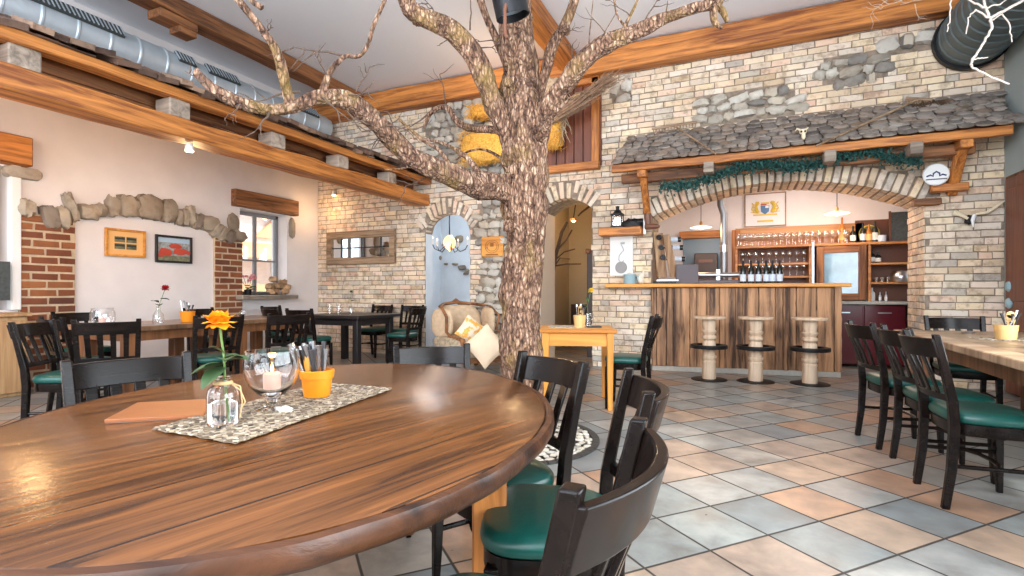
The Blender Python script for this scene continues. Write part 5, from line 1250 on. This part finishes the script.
flower(vz, hd, M['petal_o'], .042, [right*.012+k0, right*.006+Vector((0,0,.10)), right*.002+Vector((0,0,.18)), hd], [(right*.004+Vector((0,0,.155)), -right*.8-fwd*.5+Vector((0,0,.0)), .075, .03), (right*.004+Vector((0,0,.165)), right*1+Vector((0,0,.3)), .065, .028), (right*.004+Vector((0,0,.15)), -right*.4-fwd*1+Vector((0,0,-.5)), .07, .03), (right*.004+Vector((0,0,.17)), right*.5-fwd*.8+Vector((0,0,.3)), .055, .026), (right*.004+Vector((0,0,.16)), -right*1+fwd*.3+Vector((0,0,-.2)), .065, .028), (right*.004+Vector((0,0,.175)), right*.9+fwd*.6+Vector((0,0,.1)), .05, .025), (right*.004+Vector((0,0,.185)), -right*.6-fwd*.5+Vector((0,0,.7)), .045, .02)])
# goblet with candle
g_ = T(272, 411); gb = thing('candle_goblet', 'large round glass goblet with a lit candle on the runner', 'goblet', g_+Vector((0,0,.005)))
gb.scale = (1.27,1.27,1.27)
MB().lathe([(.0,.0),(.035,.0),(.036,.003),(.018,.010),(.010,.016),(.012,.024),(.030,.036),(.050,.058),(.060,.085),(.061,.108),(.057,.135),(.0545,.135),(.0585,.108),(.0575,.086),(.0475,.060),(.028,.040),(.0,.034)], n=40, cap=False).build('glass', M['goblet'], gb)
MB().lathe([(.0,.045),(.019,.045),(.019,.082),(.016,.084),(.0,.082)], n=20).build('candle', M['wax'], gb)
MB().lathe([(.0,.083),(.004,.090),(.0035,.097),(.0,.108)], n=10).build('flame', M['flame'], gb)
lamp('candle_light', gb.location+Vector((0,0,.16)), .10, (1,.55,.25), .01)
solo('goblet_foot', MB().blob((0,0,0), (.05,.03,.014), nz=.3, seed=4), M['paper'], 'white lump standing in for the glass foot of the goblet', 'paper', loc=T(284,413)+Vector((0,0,.010)))  # added white lump that stands for the goblet's own glass foot
# orange pot
op = T(317, 398); pot = thing('cutlery_pot', 'orange painted flowerpot with napkins and cutlery on the runner', 'pot', op+Vector((0,0,.005))); pot.scale = (1.1,1.1,1.1)
MB().lathe([(.0,0),(.036,0),(.038,.004),(.044,.055),(.048,.056),(.050,.078),(.046,.080),(.042,.06),(.034,.008),(.0,.008)], n=32, cap=False).build('pot', M['orangepot'], pot)
rn = random.Random(3)
for k in range(14):
    a = rn.uniform(-.6, .5); b_ = rn.uniform(-.35,.35); base_ = right*(-.016+.0025*k)+fwd*rn.uniform(-.018,.018)+Vector((0,0,.02)); tip_ = base_+(right*(-.42+.035*k)+fwd*b_*.3+Vector((0,0,1)))*rn.uniform(.115,.145)
    mb = MB(); mb.tube([base_, base_.lerp(tip_,.7), tip_], [.004,.006,.011 if k % 2 else .007], 6); mb.build('cutlery', M['cutlery'] if k % 3 else M['napkin'], pot)
MB().box(right*-.03+Vector((0,0,.095)), (.02,.008,.07), rot=Ry(R(-8))).build('wooden_tag', plain('orange_tag', (.85,.38,.05), .5), pot, bev=.002)
# ---------------- settings on the other tables
def tumbler_tub(name, lab, loc, r, h, mat, spread, n, tall, seed, tagm=None, hm=None):
    t = thing(name, lab, 'pot', loc); MB().lathe([(.0,0),(r*.82,0),(r*.85,.004),(r,h*.97),(r*1.01,h),(r*.94,h),(r*.8,.01),(.0,.01)], n=26, cap=False).build('tub', mat, t)
    MB().lathe([(r*.925,h*.62),(r*.965,h*.63),(r*.975,h*.70),(r*.94,h*.71)], n=26, cap=False).build('band', mat, t)
    rn = random.Random(seed)
    for k in range(n):
        b_ = Vector((rn.uniform(-.4,.4)*r, rn.uniform(-.4,.4)*r, .02)); tip_ = b_+Vector((rn.uniform(-1,1)*spread, rn.uniform(-1,1)*spread, tall*rn.uniform(.8,1.1)))
        MB().tube([b_, b_.lerp(tip_,.65), tip_], [.003,.005,.009], 6).build('cutlery', M['cutlery'] if k % 2 else M['napkin'], t)
    if tagm: MB().box((r*.25,-r*.3,h*1.15), (.05,.012,.11)).lathe([(.0,-.006),(.025,-.006),(.025,.006),(.0,.006)], (r*.25,-r*.3,h*1.15+.055), 16, rot=Rx(R(90))).build('wooden_tag', tagm, t, bev=.002); MB().lathe([(.0,0),(.009,0),(.009,.004),(.0,.004)], (r*.25,-r*.3-.006,h*1.15+.0), 12, rot=Rx(R(90))).build('tag_hole', M['darkprint'], t)
    return t
p = Vector(CW(1006,300,2.75)); X_, Y_ = p.x, p.y; tub_loc = FL(1006, 340, .765)
tumbler_tub('cutlery_tub', 'pale wooden tub with dark cutlery and a holed wood tag on the right table', (tub_loc.x, tub_loc.y, .7655), .066, .105, M['woodpot'], .06, 8, .17, 5, M['woodpot'])
mb = MB(); rn = random.Random(4)
for i in range(30):
    for j in range(13): mb.blob((tub_loc.x-.16+.021*i*.9, tub_loc.y-.14+.024*j, .770), (.022,.014,.006), rot=Rz(R(45 if (i+j) % 2 else -45)), p=2.2, nz=0, n=3)
solo('table_runner', mb, M['braid2'], 'grey braided mat under the wooden tub on the right table', 'runner')
s_p = FL(968, 333.5, .765); solo('salt_dish', MB().lathe([(.0,0),(.04,0),(.045,.015),(.03,.02),(.0,.018)], (s_p.x, s_p.y, .765), 14), M['steel'], 'small shiny dish on the far left part of the right table', 'dish')
q = Vector((-5.72, 3.1, .766)); q = Vector((-5.62, 2.92, .766))
t = thing('glass_jar', 'large clear glass lantern jar on the long table by the white wall', 'jar', q); MB().lathe([(.0,0),(.07,0),(.085,.02),(.10,.06),(.10,.13),(.085,.17),(.09,.18)], n=24, cap=False).build('glass', M['glass'], t); MB().lathe([(.0,.02),(.03,.02),(.03,.08),(.0,.08)], n=14).build('candle', M['wax'], t)
q = Vector((-5.72, 3.50, .766)); t = thing('rose_vase', 'narrow glass bottle with a dark red rose on the long table', 'vase', q)
MB().lathe([(.0,0),(.05,0),(.055,.02),(.05,.09),(.02,.14),(.018,.17),(.024,.18)], n=20, cap=False).build('bottle', M['glass'], t)
flower(t, (.02,.06,.37), M['petal_r'], .05, [(.01,0,.02),(0,0,.17),(.01,.03,.27),(.02,.06,.37)], [((.0,.0,.22),(.3,-1,.5),.10,.035),((.0,.02,.26),(.2,1,.1),.09,.035),((0,0,.2),(.8,-.4,.1),.10,.035)])
tumbler_tub('cutlery_pot', 'orange pot of cutlery on the long table beside the rose', Vector((-5.66, 3.78, .766)), .075, .12, M['orangepot'], .08, 8, .2, 8)
t = thing('glass_jar', 'small bluish glass on the blue-lit table', 'jar', (-5.7, 4.5, .766)); MB().lathe([(.0,0),(.035,0),(.04,.10)], n=18, cap=False).build('glass', M['glass'], t)
for (x, y, lab) in ((-5.75,6.05,'left tall water glass on the black corner table'),(-5.62,6.1,'second tall water glass from the left on the black corner table')):
    t = thing('water_glass', lab, 'glass', (x, y, .761), 0, 'water glasses on the corner table'); MB().lathe([(.0,0),(.033,0),(.038,.15)], n=16, cap=False).build('glass', M['glass'], t)
t = thing('twig_vase', 'small vase with dark green leaves on the black corner table', 'vase', (-5.38, 6.1, .761)); MB().lathe([(.0,0),(.035,0),(.038,.09),(.02,.13)], n=16, cap=False).build('bottle', M['glass'], t)
flower(t, (.0,0,.34), M['leaf'], .03, [(0,0,.02),(0,0,.34)], [((0,0,.2),(1,.2,.4),.1,.03),((0,0,.24),(-1,.2,.3),.09,.03)])
# on the pine table
pl = lambda x, y: Vector((-1.50+x*math.cos(R(19))-y*math.sin(R(19)), 4.93+x*math.sin(R(19))+y*math.cos(R(19)), .7505))
t = tumbler_tub('cutlery_tub', 'honey wooden tub with cutlery on the small pine table', pl(.03,-.02), .062, .12, M['woodpot'], .05, 7, .19, 15, M['woodpot'])
t = thing('flower_jug', 'small clear jug with a yellow flower on the pine table', 'vase', pl(.13,.12)); MB().lathe([(.0,0),(.045,0),(.05,.03),(.045,.10),(.05,.13)], n=18, cap=False).build('jug', M['glass'], t)
flower(t, (.02,0,.36), M['petal_y'], .04, [(.01,0,.01),(-.02,0,.2),(.02,0,.36)], [((-.02,0,.2),(-1,.1,.5),.08,.025),((-.01,0,.24),(-.3,.1,1),.08,.02)])
solo('menu_folder', MB().box(pl(.17,.0)+Vector((0,0,.008)), (.14,.10,.014), rot=Rz(R(25))), M['black'], 'small black folder on the pine table beside the tub', 'menu', bev=.003)
solo('table_runner', MB().box(pl(-.1,.03)+Vector((0,0,.001)), (.34,.30,.004), rot=Rz(R(19))), M['braid'], 'small grey braided mat on the pine table', 'runner')
# ================================================================== armchair
ac = thing('wing_armchair', 'antique wing armchair in beige damask with brown carved frame by the first arch', 'armchair', tuple(CW(473, 300, 7.2).xy)+(0,), R(180+62)); ac.scale = (1.16,1.16,.80)
def cush(name, c, d, mat, rot=None, p=4.5, nz=.02, seed=0): return MB().blob(c, d, rot=rot, p=p, nz=nz, seed=seed, n=12).build(name, mat, ac, smooth='full')
cush('seat_cushion', (0,.04,.36), (.64,.66,.22), M['tapestry']); cush('backrest', (0,-.30,.72), (.62,.16,.84), M['uphol'], Rx(R(10)))
for s in (-1, 1):
    cush('wing', (s*.33,-.16,.84), (.09,.34,.50), M['uphol'], Rz(s*R(12)), p=3.5); cush('armrest', (s*.37,.06,.52), (.13,.62,.20), M['tapestry'], p=3.5)
    MB().stack([(s*.3,.34,0,.04,.04),(s*.31,.35,.10,.06,.06),(s*.32,.34,.25,.08,.06)]).build('leg', M['rough_z'], ac, bev=.01); MB().stack([(s*.28,-.36,0,.04,.04),(s*.28,-.30,.28,.06,.06)]).build('leg', M['rough_z'], ac, bev=.01)
    MB().tube([(s*.37,.38,.30),(s*.39,.42,.45),(s*.38,.36,.60),(s*.38,.10,.635),(s*.36,-.02,.70),(s*.38,.02,.95),(s*.35,-.15,1.12),(s*.2,-.34,1.17)], [.03,.03,.034,.02,.018,.018,.02,.02], 10).build('carved_frame', M['rough_z'], ac, smooth='full')
MB().tube([(-.33,-.22,1.12),(-.2,-.36,1.16),(-.05,-.39,1.18),(0,-.39,1.21),(.05,-.39,1.18),(.2,-.36,1.16),(.33,-.22,1.12)], [.02,.025,.03,.05,.03,.025,.02], 10).build('crest_rail', M['rough_x'], ac, smooth='full')
MB().box((0,.35,.25), (.62,.05,.08)).build('seat_rail', M['rough_x'], ac, bev=.01)
def pillow(c, s, rot, lab, mat, nm='cushion'):
    mb = MB(); n = 12; 
    for sd in (-1, 1):
        vs = []
        for i in range(n+1):
            for j in range(n+1):
                a, b_ = i/n*2-1, j/n*2-1; hgt = (max(0,(1-abs(a)**2.5)*(1-abs(b_)**2.5)))**.5*.07*sd; pin = 1-.10*(1-abs(a))*abs(b_)**3*0
                vs.append(rot @ Vector((a*s/2*(1-.09*(1-b_*b_)*1), hgt, b_*s/2*(1-.09*(1-a*a))))+Vector(c))
        mb.add(vs, [(i*(n+1)+j, i*(n+1)+j+1, (i+1)*(n+1)+j+1, (i+1)*(n+1)+j) for i in range(n) for j in range(n)])
    return solo(nm, mb, mat, lab, 'cushion')
pm_, nt_, b_ = newmat('cushion_print'); gg = G(nt_); vv = gg.coord(); nn_ = gg.noise(vv, 11, 2); gg.l(gg.ramp(nn_, [(.5,(.86,.70,.52)),(.55,(.88,.46,.10)),(.62,(.86,.36,.06)),(.66,(.62,.52,.12))]), b_.inputs['Base Color']); b_.inputs['Roughness'].default_value = .9
pillow(Vector(CW(471,331,7.0)), .34, Rz(R(38)) @ Ry(R(38)) @ Rx(R(-14)), 'cream cushion with orange leaf print standing on the armchair', pm_)
pillow(Vector(CW(486,346,6.72)), .44, Rz(R(20)) @ Ry(R(48)) @ Rx(R(-24)), 'plain cream cushion leaning on the armchair arm, right one', M['cushion'])
# ================================================================== side room
def S(px, py, Y=10.55): x, z = BK(px, py, Y); return Vector((x, Y, z))
mb = MB(); rn = random.Random(6)
for (px, py, w, h) in ((459,239,.24,.16),(437,258,.26,.13),(446,264,.10,.06),(455,264,.16,.07),(462,267.5,.22,.11),(467,270,.12,.06),(466,273,.14,.10),(443,245,.05,.04)): mb.blob(S(px, py), (w*1.0,.08,h), p=2.6, nz=.15, seed=px, n=7)
solo('exposed_stones', mb, M['stone'], 'flat grey stones showing through the blue-white plaster of the side room', 'stones', kind='stuff')
solo('wall_recess', MB().prism([(-.07,-.55),(.06,-.5),(.09,-.1),(.07,.4),(-.05,.55),(-.09,.1)], -.02, .02, lambda a, b, c: (S(436.5,278).x+a, 10.56+c, S(436.5,278).z+b)), M['iron'], 'tall narrow dark stone slit in the side room wall', 'slit')
cp = Vector(CW(449.5, 243, 9.6)); cl = thing('chandelier', 'small brass chandelier with candle bulbs hanging in the side room', 'chandelier', cp)
MB().lathe([(.0,-.16),(.03,-.12),(.10,-.06),(.12,.03),(.08,.10),(.03,.14),(.0,.15)], n=20).build('glass_body', plain('amber_glow_glass', (.9,.5,.2), .3, emit=((1,.50,.18), 2.2)), cl)
MB().tube([(0,0,.14),(0,0,3.1-cp.z)], .012, 6).build('chain', M['iron'], cl)
MB().lathe([(.0,0),(.06,0),(.05,.06),(.02,.08)], (0,0,3.0-cp.z), 14).build('canopy', M['brass'], cl)
for k in range(5):
    a = k*2*math.pi/5+.35; d_ = Vector((math.cos(a), math.sin(a), 0)); arm = MB().tube([d_*.08+Vector((0,0,-.05)), d_*.2+Vector((0,0,-.16)), d_*.30+Vector((0,0,-.12)), d_*.34+Vector((0,0,-.04))], .009, 6).build('arm', M['iron'], cl)
    MB().lathe([(.0,0),(.014,0),(.014,.09),(.0,.10)], d_*.34+Vector((0,0,-.04)), 8).build('candle', M['cream'], arm)
    MB().lathe([(.0,0),(.012,.015),(.008,.04),(.0,.055)], d_*.34+Vector((0,0,.06)), 8).build('bulb', plain('soft_bulb', (1,.8,.6), .4, emit=((1,.75,.5), 2.5)), arm)
lamp('chandelier_light', cp+Vector((0,-.25,-.25)), 10, (1,.75,.55), .1); lamp('side_room_fill', (-5.0, 9.0, 2.7), 60, (.80,.90,1), .4)  # second lamp is an unseen point light inside the closed side room
ct = thing('wooden_chest', 'dark chest behind the armchair in the side room arch', 'chest', (-4.3, 8.7, 0)); MB().box((0,0,.42), (1.1,.5,.84)).build('body', M['dimbrown'], ct, bev=.01); MB().box((0,0,.86), (1.16,.56,.04)).build('lid', M['frame_grey'], ct, bev=.008)
t = thing('candle_cup', 'small white cup on the dark chest in the side room', 'cup', (-4.05, 8.62, .881)); MB().lathe([(.0,0),(.05,0),(.06,.10),(.05,.12),(.0,.09)], n=16).build('cup', M['white'], t)
# ================================================================== corridor
cp = Vector(CW(573.5, 220.5, 9.3)); t = thing('corridor_lamp', 'bright warm ceiling spotlight in the corridor arch', 'lamp', cp)
MB().lathe([(.0,.05),(.05,.04),(.07,0),(.06,-.01)], n=16, cap=False).build('housing', M['brass'], t); MB().lathe([(.0,-.03),(.03,-.02),(.035,.01),(.0,.03)], n=12).build('bulb', M['bulb'], t)
MB().tube([(0,0,.04),(.02,.2,3.0-cp.z)], .01, 6).build('cord', M['iron'], t)
lamp('corridor_light', cp+Vector((-.05,-.25,-.02)), 24, (1,.70,.38), .05)
mb = MB(); Z_ = 8.9
for pts, r in (([(548,300),(556,255),(562,232),(567,222)], .035), ([(556,252),(566,240),(572,230)], .018), ([(553,262),(564,252),(575,249)], .014), ([(553,266),(566,264),(581,264)], .016), ([(551,272),(560,258),(570,259)], .012), ([(590,206),(582,212),(578,216)], .02)):
    q_ = [Vector(CW(a, b, Z_)) for a, b in pts]; mb.tube(q_, [r*(1-.5*i/len(q_)) for i in range(len(q_))], 8, wob=.3)
solo('branch_coat_rack', mb, M['twig'], 'dark branching coat rack against the cream corridor wall', 'coat rack')
x_, z_ = BK(588, 250, 8.4); t = thing('corridor_cupboard', 'tall dark cupboard at the right of the corridor arch', 'cupboard', (-2.22, 8.8, 0)); MB().box((0,0,.88), (.34,.7,1.76)).build('body', M['dimbrown'], t, bev=.01); MB().box((0,0,1.79), (.38,.74,.08)).build('cornice', M['rough_y'], t, bev=.01)
t = thing('low_bench', 'low dark bench at the end of the corridor', 'bench', (-2.75, 10.0, 0)); MB().box((0,0,.42), (.9,.4,.06)).build('seat', M['dimbrown'], t); MB().box((0,.16,.6), (.9,.05,.5)).build('backrest', M['dimbrown'], t)
for i in (-1, 1): MB().box((i*.4,0,.2), (.06,.34,.4)).build('leg', M['dimbrown'], t)
# ================================================================== outside the left windows
o = thing('neighbour_house', 'bright cream house with orange awning and red roof seen through the far window', 'house', (-13, 9, 0))
P('facade', MB().box((-13.2, 9, 1.9), (.4, 14, 3.8)), M['facade'], o, smooth=False)
P('roof', MB().prism([(-12.6,3.7),(-15.6,5.4),(-15.6,5.2),(-12.4,3.5)], 2, 16, lambda a, b, c: (a, c, b)), M['rooftile'], o, smooth=False)
P('awning', MB().prism([(-13,2.55),(-11.9,2.1),(-11.9,2.02),(-13,2.45)], 9.5, 13.5, lambda a, b, c: (a, c, b)), M['facade_or'], o, smooth=False)
P('gable', MB().prism([(10.6,2.7),(11.6,3.6),(12.6,2.7)], -12.95, -12.85, lambda a, b, c: (c, a, b)), M['facade_or'], o, smooth=False)
for y in (8.2, 11.6): P('window', MB().box((-12.98, y, 1.7), (.06, .7, .7)), M['window_frame'], o, smooth=False)
P('garden_wall', MB().box((-11.6, 10.5, .65), (.25, 8, 1.3)), M['facade_or'], o, smooth=False)
solo('yard', MB().box((-11.6, 6, -.06), (7.6, 24, .1)), plain('pale_gravel', (.62,.58,.52), .9), 'pale gravel yard outside the left windows', 'yard', smooth=False)
# sill decorations of the far window
t = thing('dried_arrangement', 'brown dried flower and driftwood arrangement on the far window sill', 'arrangement', (X0+.02, 6.50, 1.051)); rn = random.Random(1)
mb = MB()
for k in range(12): mb.blob((rn.uniform(-.06,.1), rn.uniform(-.22,.22), rn.uniform(.04,.28)), (.12,.14,.10), rot=Rz(k), nz=.25, seed=k, n=6)
mb.build('driftwood', plain('dried_brown', (.42,.26,.14), .9, nz=.4), t)
t = thing('orchid_pot', 'small potted pink orchid at the left of the far window sill', 'plant', (X0-.05, 5.98, 1.051)); MB().lathe([(.0,0),(.05,0),(.06,.09),(.0,.08)], n=14).build('pot', M['iron'], t)
mb = MB(); 
for k in range(5): mb.tube([(0,0,.08),(.02*k-.04,.03*k-.06,.2),(.03*k-.06,.06*k-.12,.3)], .004, 5)
mb.build('stem', M['stem'], t); mb = MB()
for k in range(9): mb.blob((rn.uniform(-.08,.08), rn.uniform(-.13,.13), rn.uniform(.24,.34)), (.05,.05,.04), nz=.3, seed=k, n=4)
mb.build('blossom', plain('pink_petal', (.75,.25,.28), .6), t); mb = MB()
for k in range(7): mb.blob((rn.uniform(-.07,.07), rn.uniform(-.10,.10), rn.uniform(.08,.16)), (.04,.10,.02), rot=Rz(k), nz=.2, seed=k, n=4)
mb.build('leaf', M['leaf'], t)
solo('sill_dish', MB().blob((X0+.08, 6.22, 1.075), (.14,.42,.05), p=4, nz=.05, n=6), M['slate'], 'dark oblong dish on the far window sill', 'dish')
